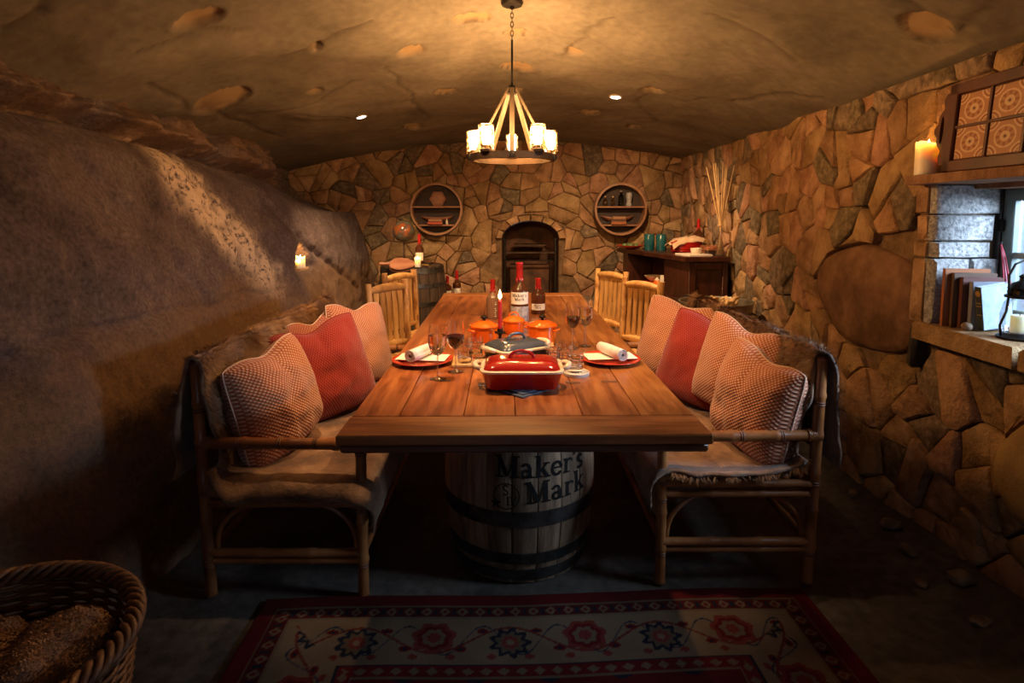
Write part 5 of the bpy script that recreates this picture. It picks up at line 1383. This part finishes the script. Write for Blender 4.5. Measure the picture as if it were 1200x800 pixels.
h2 = MB(); h2.prism([(.066 * math.cos(a), .066 * math.sin(a)) for a in np.linspace(0, 2 * math.pi, 7)[:-1]], .016, .021, .002); h2.move(Matrix.Rotation(math.pi / 2, 4, 'X')); h2.build('raised_field', 'shelf_wood', ho, angle=20)
def boat(label, x, L):
    t = thing('wooden_boat_carving', label, 'carving', (x, 6.235, s_lo + .072)); P = np.zeros((17, 9, 3))
    for i in range(17):
        s_ = -1 + i / 8; w = .030 * (1 - s_ * s_) ** .6 + .002; up = .020 * s_ * s_
        for j in range(9):
            a = math.pi * j / 8; P[i, j] = (L * s_, -w * math.cos(a), up - .035 * (1 - s_ ** 4) * math.sin(a))
    o = MB().grid(P).build('hull', 'plaque', t, angle=0); md = o.modifiers.new('thickness', 'SOLIDIFY'); md.thickness = .004
    for sx in (-.5, .5): MB().box((sx * L, .0, -.050), (.012, .03, .046), bev=.002).build('foot', 'dark_wood', t)
boat('dark carved wooden boat on the lower board of the left round shelf', SLX - .005, .17)
boat('dark carved wooden boat on the lower board of the right round shelf', SRX - .02, .17)
def flat_book(label, loc, w, d, h, m, group, rz=0.0):
    t = thing('book', label, 'book', loc, rz, group)
    MB().box((0, 0, h * .06), (w, d, h * .12), bev=.0005).build('cover', m, t); MB().box((0, 0, h * .94), (w, d, h * .12), bev=.0005).build('cover', m, t)
    MB().box((0, -d / 2 + .0015, h / 2), (w, .003, h), bev=.0005).build('spine', m, t); MB().box((0, .002, h / 2), (w - .008, d - .008, h * .76)).build('page_block', 'pages', t)
flat_book('thick red book lying at the bottom of the stack on the left round shelf', (SLX - .015, 6.165, s_lo), .150, .09, .032, 'book_red', 'books on the round shelves')
flat_book('tan book lying on the red one on the left round shelf', (SLX - .012, 6.165, s_lo + .032), .138, .085, .024, 'book_tan', 'books on the round shelves')
flat_book('rust book at the bottom of the stack on the right round shelf', (SRX - .02, 6.165, s_lo), .15, .09, .036, 'book_rust', 'books on the round shelves')
flat_book('dark book in the middle of the stack on the right round shelf', (SRX - .02, 6.165, s_lo + .036), .145, .088, .018, 'book_brown', 'books on the round shelves')
flat_book('tan book on top of the stack on the right round shelf', (SRX - .018, 6.165, s_lo + .054), .13, .085, .030, 'book_tan', 'books on the round shelves')
def vial(label, loc, r, h, m='bottle_clear', cork=True):
    t = thing('small_bottle', label, 'bottle', loc, 0, 'small bottles on the round shelves')
    MB().lathe([(0, .001), (r, 0), (r, h * .62), (r * .8, h * .72), (r * .38, h * .80), (r * .38, h)], 18).build('glass_body', m, t)
    if cork: MB().lathe([(0, h - .006), (r * .34, h - .006), (r * .36, h + .008), (0, h + .008)], 12).build('cork', 'reed', t)
vial('tiny white bottle beside the books on the left round shelf', (SLX + .105, 6.165, s_lo), .012, .058, 'white_ware')
vial('leftmost small bottle on the right round shelf', (SRX - .155, 6.185, s_hi), .024, .095)
vial('second small bottle from the left on the right round shelf', (SRX - .075, 6.185, s_hi), .022, .095)
vial('green bottle standing tall in the middle of the right round shelf', (SRX + .010, 6.200, s_hi), .030, .150, 'bottle_green')
jar = thing('patterned_jar', 'pale patterned jar at the right of the right round shelf', 'jar', (SRX + .090, 6.185, s_hi))
MB().lathe([(0, 0), (.028, 0), (.032, .012), (.026, .03), (.024, .055), (.032, .09), (.034, .115), (.028, .138), (.022, .142), (0, .142)], 22).build('body', 'etched', jar)

# ------------------------------------------------------------------ sideboard in the back right corner
sb = thing('sideboard', 'dark mahogany sideboard with an open niche in the back right corner', 'sideboard', (1.40, 4.72, 0))
bot = [(0, 0), (.320, .03), (.320, 1.12), (-.31, 1.12)]
MB().prism(bot, 0.03, .745).build('lower_body', 'mahogany', sb, smooth=False)
MB().prism([(-.36, 1.20), (-.04, -.05), (.325, -.02), (.325, 1.20)][::1], 1.022, 1.060, .006).build('worktop', 'mahogany', sb, smooth=False)
MB().prism([(.0, 0), (.320, .03), (.320, .36), (-.10, .36)], .745, 1.022).build('upper_body', 'mahogany', sb, smooth=False)
MB().prism([(.20, .36), (.320, .36), (.320, 1.12), (-.08, 1.12)], .745, 1.022).build('niche_back', 'mahogany', sb, smooth=False)
MB().prism([(-.285, 1.02), (-.06, 1.02), (-.08, 1.12), (-.31, 1.12)], .745, 1.022).build('corner_post', 'mahogany', sb, smooth=False)
def rot_face(p0, p1): return math.atan2(p1[1] - p0[1], p1[0] - p0[0])
rzf = rot_face((0, 0), (.32, .03))
for cx, w, cz_, h in ((.028, .055, .53, .98), (.298, .045, .53, .98), (.163, .225, .985, .06), (.163, .225, .705, .07), (.163, .225, .07, .07)):
    MB().box((cx, -.008 + cx * .094, cz_), (w, .018, h), rz=rzf, bev=.003).build('face_frame', 'mahogany', sb)
for z in (.745, .40): MB().box((.012, -.010, z), (.075, .028, .024), bev=.003).build('strap_hinge', 'iron', sb)
lx = lambda t: (-.31 * t / 1.12, t)
rzl = math.atan2(1.12, -.31)
for t0, t1 in ((.05, .54), (.58, 1.07)):
    c = lx((t0 + t1) / 2); dr = MB().box((c[0] - .008, c[1] - .002, .40), (t1 - t0, .018, .62), rz=rzl, bev=.004).build('door', 'mahogany', sb)
    MB().lathe([(0, 0), (.008, .004), (.012, .014), (0, .02)], 12).move(Matrix.Translation((c[0] - .017, c[1] - .2 + .03, .5)) @ Matrix.Rotation(-math.pi / 2, 4, 'Y')).build('knob', 'brass', dr)
CT = 1.060
tr = MB(); tr.prism([(1.41, 4.72), (1.60, 4.75), (1.58, 4.98), (1.35, 4.94)], CT, CT + .014, .003)
tag(tr.build('marble_slab', 'marble', smooth=False), 'pale marble slab on the near edge of the sideboard', 'slab')
ds = lathe_thing('shallow_dish', 'shallow red dish at the far left end of the sideboard', 'dish', (1.135, 5.74, CT), [('dish', [(0, .002), (.05, 0), (.09, .012), (.13, .032), (.132, .036), (.085, .018), (0, .008)], 'red_plate', 36)])
rg = random.Random(2)
for (dx, dy, lb) in [(-.055, .0, 'leftmost'), (.0, .045, 'rearmost'), (.0, -.045, 'nearest'), (.058, .0, 'rightmost')]:
    b = MB(); b.lathe([(max(.0003, .024 * math.sin(a)), .024 - .024 * math.cos(a)) for a in np.linspace(0, math.pi, 10)], 12); b.v = [(v[0] * 1.15, v[1], v[2] * .9) for v in b.v]
    tag(b.build('lime', 'leaf', loc=(1.135 + dx, 5.74 + dy, CT + .012), rot=(0, 0, dx * 20)), lb + ' dark green fruit in the shallow red dish on the sideboard', 'fruit', 'fruit in the red dish')
def mug(label, x, y):
    t = thing('teal_jar', label, 'jar', (x, y, CT), 0, 'teal jars on the sideboard')
    MB().lathe([(0, 0), (.044, 0), (.047, .006), (.047, .135), (.044, .142), (.040, .142), (.040, .02), (0, .02)], 28).build('body', 'teal', t)
    MB().lathe([(.048, .045), (.0495, .050), (.048, .055)], 28).build('ring', 'teal', t)
    MB().lathe([(0, .140), (.043, .140), (.044, .150), (.02, .154), (0, .155)], 24).build('lid', 'teal', t)
mug('left of the two tall teal jars on the sideboard', 1.268, 5.52); mug('right of the two tall teal jars on the sideboard', 1.375, 5.50)
oc_ = thing('oval_casserole', 'red oval casserole with a tan cloth over it on the sideboard', 'casserole', (1.545, 5.27, CT), .1)
MB().lathe([(0, 0), (.115, 0), (.128, .010), (.136, .085), (.138, .090), (.128, .090), (.120, .02), (0, .015)], 40, sx=1.1, sy=.85).build('pot', 'red_enamel', oc_)
for z in (.03, .055): MB().lathe([(.132, z - .003), (.136, z), (.133, z + .003)], 40, sx=1.1, sy=.85).build('rib', 'red_enamel', oc_)
P = np.zeros((25, 21, 3))
for i in range(25):
    for j in range(21):
        u_, v_ = -1 + i / 12, -1 + j / 10; P[i, j] = (.165 * u_, .115 * v_, .128 + .02 * fbm(u_ * 2.2, v_ * 2.2, 6, 3) - .040 * max(0, abs(u_) - .62) / .38 - .035 * max(0, abs(v_) - .7) / .3 + .02 * u_)
o = MB().grid(P).build('cloth_cover', 'cloth_tan', oc_, angle=0); md = o.modifiers.new('thickness', 'SOLIDIFY'); md.thickness = .006
MB().lathe([(0, .086), (.126, .088), (.10, .105), (.03, .112), (0, .112)], 32, sx=1.1, sy=.85).build('lid', 'red_enamel', oc_)
bottle('dark whiskey bottle with red wax at the back of the sideboard', (1.690, 5.42, CT), .285, .040, label_m=None)
dc = thing('decanter', 'clear glass decanter with stopper against the wall on the sideboard', 'decanter', (1.66, 5.10, CT))
MB().lathe([(0, .001), (.038, 0), (.042, .02), (.040, .07), (.02, .105), (.012, .12), (.012, .155), (.016, .16)], 24).build('glass_body', 'bottle_clear', dc)
MB().lathe([(0, .150), (.010, .152), (.010, .165), (.018, .178), (.016, .192), (0, .2)], 14).build('stopper', 'cut_glass', dc)
lathe_thing('ramekin', 'cream ramekin standing on the marble slab', 'bowl', (1.505, 4.875, CT + .014), [('bowl', [(0, 0), (.036, 0), (.040, .004), (.046, .040), (.046, .044), (.041, .044), (.036, .01), (0, .008)], 'white_ware', 28)])
rg = random.Random(6)
bx = thing('wooden_box', 'small dark wooden box beside the cream ramekin on the sideboard', 'box', (1.612, 4.845, CT), .2)
MB().box((0, 0, .021), (.075, .055, .042), bev=.003).build('body', 'dark_wood', bx); MB().box((0, 0, .046), (.079, .059, .010), bev=.002).build('lid', 'plaque', bx)
wk = thing('tray_basket', 'reddish wicker tray basket on the sideboard against the right wall', 'basket', (1.655, 4.965, CT))
b = MB()
for k in range(7):
    pts = [((.075 + .002 * k + .003 * math.cos(a * 15 + math.pi * k)) * math.cos(a) * .9, (.075 + .002 * k + .003 * math.cos(a * 15 + math.pi * k)) * math.sin(a) * 1.25, .006 + k * .010) for a in np.linspace(0, 2 * math.pi, 73)[:-1]]
    b.tube(pts, .0050, 5, closed=True)
b.build('weave', 'wicker_red', wk, angle=0)['kind'] = 'stuff'
MB().lathe([(0, .002), (.072, .002), (.074, .008), (0, .008)], 28, sx=.9, sy=1.25).build('base', 'wicker_red', wk)
vs_ = thing('reed_vase', 'bundle of long pale reeds standing in a glass vase on the sideboard', 'vase', (1.665, 4.775, CT))
MB().lathe([(0, .001), (.034, 0), (.036, .004), (.030, .05), (.020, .13), (.022, .20), (.020, .20), (.018, .13), (.028, .05), (0, .008)], 24).build('vase', 'thin_glass', vs_)
rg = random.Random(15)
for k in range(13):
    a = 2 * math.pi * k / 13 + .3; top = (.118 * math.cos(a) * (.35 + .65 * (k % 3) / 2) - .012, .055 * math.sin(a), .725 + rg.uniform(-.02, .012)); b0 = (-.022 * math.cos(a), -.016 * math.sin(a), .010)
    MB().tube([b0, (.006 * math.cos(a), .006 * math.sin(a), .24), ((top[0] + .006 * math.cos(a)) / 2 * 1.02, top[1] / 2, .48), top], [.0042, .0042, .004, .0034], 6).build('reed', 'reed', vs_, angle=0)
MB().tube([(.021 * math.cos(a), .021 * math.sin(a), .245) for a in np.linspace(0, 2 * math.pi, 17)[:-1]], .004, 6, closed=True).build('tie', 'reed', vs_)
# inside the niche
NZ = .745
lathe_thing('cream_bowl', 'cream oval bowl in the open niche of the sideboard', 'bowl', (1.315, 5.49, NZ + .033), [('bowl', [(0, .004), (.035, 0), (.06, .018), (.088, .045), (.09, .050), (.06, .026), (0, .010)], 'bread', 32)])
lathe_thing('red_plate', 'red plate under the cream bowl in the sideboard niche', 'plate', (1.315, 5.49, NZ), [('dish', [(0, .002), (.06, 0), (.11, .026), (.112, .032), (.07, .031), (0, .031)], 'red_plate', 36)])
lathe_thing('orange_pot', 'small orange red pot with white top in the sideboard niche', 'pot', (1.300, 5.315, NZ), [('pot', [(0, 0), (.028, 0), (.036, .012), (.036, .04), (.026, .055), (.026, .06), (0, .06)], 'orange_enamel', 24), ('lid', [(.026, .060), (.014, .075), (.006, .085), (0, .087)], 'white_ware', 20)])
wb_ = thing('carton', 'white carton standing at the near edge of the sideboard niche', 'carton', (1.325, 5.225, NZ)); MB().box((0, .0, .055), (.04, .03, .11), bev=.002).build('box', 'paper', wb_); MB().box((0, 0, .112), (.038, .028, .006), bev=.001).build('flap', 'paper', wb_)

# ------------------------------------------------------------------ zinc tub on a crate behind the right bench
cr = thing('wooden_crate', 'dark wooden crate carrying the zinc tub behind the right bench', 'crate', (1.44, 4.18, 0))
for z in (.06, .17, .28, .39):
    for sy in (-1, 1): MB().box((0, sy * .19, z), (.42, .016, .095), bev=.003).build('slat', 'oak_dark', cr)
    for sx in (-1, 1): MB().box((sx * .20, 0, z), (.016, .37, .095), bev=.003).build('slat', 'oak_dark', cr)
for k in range(4): MB().box((-.15 + .10 * k, 0, .447), (.094, .40, .016), bev=.003).build('lid_board', 'oak_dark', cr)
tu = thing('zinc_tub', 'round galvanised tub holding pale driftwood behind the right bench', 'tub', (1.44, 4.18, .456))
MB().lathe([(0, 0), (.215, 0), (.218, .005), (.248, .318), (.252, .322), (.250, .328), (.244, .326), (.240, .318), (.210, .02), (0, .012)], 48).build('shell', 'zinc', tu)
for z in (.11, .22): MB().lathe([(lerp(.218, .248, z / .32), z - .006), (lerp(.218, .248, z / .32) + .004, z), (lerp(.218, .248, z / .32), z + .006)], 48).build('rib', 'zinc', tu)
MB().tube([(.252 * math.cos(a), .252 * math.sin(a), .325) for a in np.linspace(0, 2 * math.pi, 49)[:-1]], .006, 6, closed=True).build('rolled_rim', 'zinc', tu)
for sa in (-.75, math.pi - .75):
    MB().tube([(.245 * math.cos(sa + q), .245 * math.sin(sa + q) , .26) if abs(q) > .15 else (.285 * math.cos(sa + q), .285 * math.sin(sa + q), .245) for q in (-.2, -.12, 0, .12, .2)], .007, 7).build('handle', 'zinc', tu, angle=0)
rg = random.Random(31)
dwd = thing('driftwood', 'knobbly pale driftwood piece standing in the zinc tub', 'driftwood', (1.50, 4.16, .47))
for k in range(9):
    a = k * .72; q = [(.03 * math.cos(a), .03 * math.sin(a), .0), (.06 * math.cos(a + .5), .05 * math.sin(a + .5), .16), (.05 * math.cos(a + 1.2), .045 * math.sin(a + 1.2), .27), (.075 * math.cos(a + 1.9), .05 * math.sin(a + 1.9), .30 + .02 * (k % 3)), (.10 * math.cos(a + 2.2), .06 * math.sin(a + 2.2), .315 + .035 * ((k * 7) % 4) / 3)]
    MB().tube(q, [.022, .026, .022, .016, .008], 8).build('branch', 'reed', dwd, angle=0)

# ------------------------------------------------------------------ ledge tray, books, lantern at the window
ty = thing('tile_tray', 'carved wooden tray set with patterned tiles leaning on the window ledge', 'tray', (1.683, 2.075, 1.557)); ty.rotation_euler = (0, math.radians(4), 0)
wT, hT = .56, .335                                              # along y, up z
def tbx(c, d, nm_='frame_bar', m='carved', bev=.004): return MB().box(c, d, bev=bev).build(nm_, m, ty)
tbx((.006, 0, hT / 2), (.010, wT - .02, hT - .01), 'backing', 'carved')
for z in (.022, hT - .022): tbx((0, 0, z), (.026, wT, .044))
for y in (wT / 2 - .022, -wT / 2 + .022): tbx((0, y, hT / 2), (.026, .044, hT))
tw, thh = .1415, .118
ys_ = [(k - 1) * (tw + .016) for k in range(3)]; zs_ = [.044 + .004 + thh / 2, hT - .048 - thh / 2]
for y in (ys_[0] + ys_[1]) / 2, (ys_[1] + ys_[2]) / 2: tbx((0, y, hT / 2), (.020, .014, hT - .088), 'mullion', bev=.002)
tbx((0, 0, hT / 2), (.020, wT - .088, .012), 'mullion', bev=.002)
k = 56; u = np.linspace(-1, 1, k); U, V = np.meshgrid(u, u, indexing='ij'); r = np.hypot(U, V); th = np.arctan2(V, U); rc = np.hypot(1 - np.abs(U), 1 - np.abs(V))
col = np.zeros((k, k, 3)); bw = np.array((.30, .115, .05)); cw = np.array((.66, .46, .28)); md_ = np.array((.44, .22, .11)); col[:] = md_
m_ = (np.abs(r - .62) < .05) | (np.abs(r - .26) < .04); col[m_] = cw; col[r < .10] = bw * .5
col[(r < .22) & (r > .10)] = cw * .9; col[(np.abs(r - .44) < .12) & (np.cos(8 * th) > .2)] = bw
col[(rc < .62)] = bw; col[(np.abs(rc - .56) < .05) | (np.abs(rc - .34) < .04)] = cw; col[(rc < .28) & (np.cos(12 * np.arctan2(1 - np.abs(V), 1 - np.abs(U))) > 0)] = cw * .8
P = np.stack([np.full_like(U, 0), -U * tw / 2, V * thh / 2], -1)
t0_ = None
for z in zs_:
    for y in ys_:
        if t0_ is None:
            o = fast_grid('tile', P, 'tile', ty, color=col); md = o.modifiers.new('thickness', 'SOLIDIFY'); md.thickness = .006; md.offset = -1; t0_ = o
        else: o = t0_.copy(); COL.objects.link(o)
        o.location = (-.004, y, z)
for s_ in (1, -1):                                             # scrolled ends with a hand hole
    ye = s_ * wT / 2; outer = []; 
    for q in np.linspace(0, 1, 41):
        z = lerp(.03, hT - .03, q); w = .016 + .040 * math.exp(-((q - .5) / .22) ** 2) + .012 * abs(math.sin(q * math.pi * 5)); outer.append((w, z))
    hole = lambda z: .022 * math.sqrt(max(0, 1 - ((z - hT / 2) / .055) ** 2))
    for side in (0, 1):
        pass
    vs = []; fs = []
    n = len(outer)
    for x in (-.009, .009):
        for w, z in outer:
            hc = .026; hw = hole(z) * .45
            vs += [(x, ye, z), (x, ye + s_ * max(.0, min(hc - hw, w)), z), (x, ye + s_ * min(hc + hw, w), z), (x, ye + s_ * w, z)]
    for i in range(n - 1):
        for c in (0, 2):
            a = i * 4 + c; fs.append((a, a + 1, a + 5, a + 4)); a2 = a + n * 4; fs.append((a2 + 4, a2 + 5, a2 + 1, a2))
        for c in range(4): a = i * 4 + c; fs.append((a, a + 4, a + 4 + n * 4, a + n * 4))
    MB().add(vs, fs).build('scroll_handle', 'carved', ty, smooth=False)

SILL = .941
def book(label, loc, w, d, h, m, rz=0.0, lean=0.0, emblem=False, group='books on the window sill'):
    """upright book: spine toward -x side, cover facing -y"""
    t = thing('book', label, 'book', loc, rz, group); t.rotation_euler = (0, lean, rz)
    for s_ in (-1, 1): MB().box((w / 2, s_ * (d / 2 - .0015), h / 2), (w, .003, h), bev=.0008).build('cover', m, t)
    sp_ = MB().box((.0015, 0, h / 2), (.003, d, h), bev=.0008).build('spine', 'book_green' if emblem else m, t)
    MB().box((w / 2 - .003, 0, h / 2), (w - .010, d - .006, h - .008)).build('page_block', 'pages', t)
    if emblem:
        MB().lathe([(0, 0), (d * .38, 0), (d * .38, .001), (0, .001)], 18).move(Matrix.Translation((-.0004, 0, h * .84)) @ Matrix.Rotation(-math.pi / 2, 4, 'Y')).build('emblem', 'gold', sp_)
        for z in (.55, .62, .35): MB().box((-.0006, 0, h * z), (.0008, d * .7, .003)).build('gilt_line', 'gold', sp_)
    return t
book('thin rust book standing leftmost at the window jamb', (1.762, 2.425, SILL), .17, .018, .235, 'book_rust', -.12)
book('dark brown book second from the left on the window sill', (1.782, 2.402, SILL), .16, .020, .220, 'book_brown', -.12)
book('wine brown book third from the left on the window sill', (1.798, 2.376, SILL), .15, .022, .205, 'book_wine', -.12)
gbk = book('grey blue book with a leafy cover standing behind the pale blue one', (1.815, 2.345, SILL), .135, .024, .190, 'book_grey', -.12)
lf = MB(); lf.lathe([(0, 0), (.038, 0), (.040, .001), (0, .0015)], 24); lf.move(Matrix.Translation((.075, -.0125, .118)) @ Matrix.Rotation(math.pi / 2, 4, 'X')); lf.build('cover_picture', 'leaf', gbk)
book('pale blue book with dark spine and gold emblem leaning on the window sill', (1.828, 2.300, SILL + .006), .120, .030, .170, 'book_blue', .05, -.14, True)
tag(MB().lathe([(max(.0004, .016 * math.sin(a)), .016 - .016 * math.cos(a)) for a in np.linspace(0, math.pi, 12)], 14).build('acorn', 'acorn', loc=(1.905, 2.235, SILL)), 'small brown seed ball on the sill before the pale blue book', 'seed')
tag(MB().lathe([(max(.0004, .020 * math.sin(a)), .017 - .017 * math.cos(a)) for a in np.linspace(0, math.pi, 12)], 14).build('acorn', 'acorn', loc=(1.785, 2.315, SILL)), 'small brown seed ball lying at the foot of the dark books', 'seed')
rb = thing('ribbon', 'red and pink ribbons hanging down the window jamb', 'ribbon', (1.985, 2.425, 1.28))
for k, m_ in enumerate(('ribbon', 'ribbon_pink', 'ribbon')):
    MB().tube([(0, 0, 0), (.006 + .004 * k, -.006 - .003 * k, -.06), (.012 + .010 * k, -.010, -.13), (.018 + .012 * k, -.012 - .004 * k, -.22 + .02 * k)], .0028, 6).build('strand', m_, rb, angle=0)
MB().lathe([(0, -.004), (.006, -.004), (.007, .004), (0, .008)], 10).build('nail', 'iron', rb)
ln = thing('lantern', 'black metal lantern with a candle behind glass on the window sill', 'lantern', (1.862, 2.165, SILL))
MB().lathe([(0, 0), (.066, 0), (.068, .008), (.056, .016), (.050, .022), (0, .022)], 28).build('base', 'iron', ln)
MB().lathe([(.048, .022), (.058, .05), (.060, .09), (.050, .135), (.038, .150)], 28).build('glass_chimney', 'thin_glass', ln)
cap = MB().lathe([(.040, .150), (.050, .152), (.050, .160), (.040, .164), (.038, .182), (.044, .186), (.030, .204), (.010, .214), (.008, .224), (.012, .230), (0, .240)], 28).build('cap', 'iron', ln)
for k in range(10):
    a = 2 * math.pi * k / 10; MB().box((.0405 * math.cos(a), .0405 * math.sin(a), .172), (.003, .008, .012), rz=a).build('vent_slot', 'brass', cap)
MB().tube([(-.066, 0, .012), (-.072, 0, .05), (-.052, 0, .10), (-.046, 0, .16), (-.050, 0, .235), (-.030, 0, .275), (0, 0, .288), (.030, 0, .275), (.050, 0, .235), (.046, 0, .16), (.052, 0, .10), (.072, 0, .05), (.066, 0, .012)], .0042, 8).build('wire_handle', 'iron', ln, angle=0)
pc = thing('lantern_candle', 'stubby cream candle standing inside the lantern', 'candle', (1.862, 2.165, SILL + .022)); MB().lathe([(0, 0), (.028, 0), (.028, .062), (.024, .066), (0, .060)], 22).build('wax_body', 'tallow', pc); MB().tube([(0, 0, .058), (0, .001, .072)], .0012, 5).build('wick', 'wick', pc)
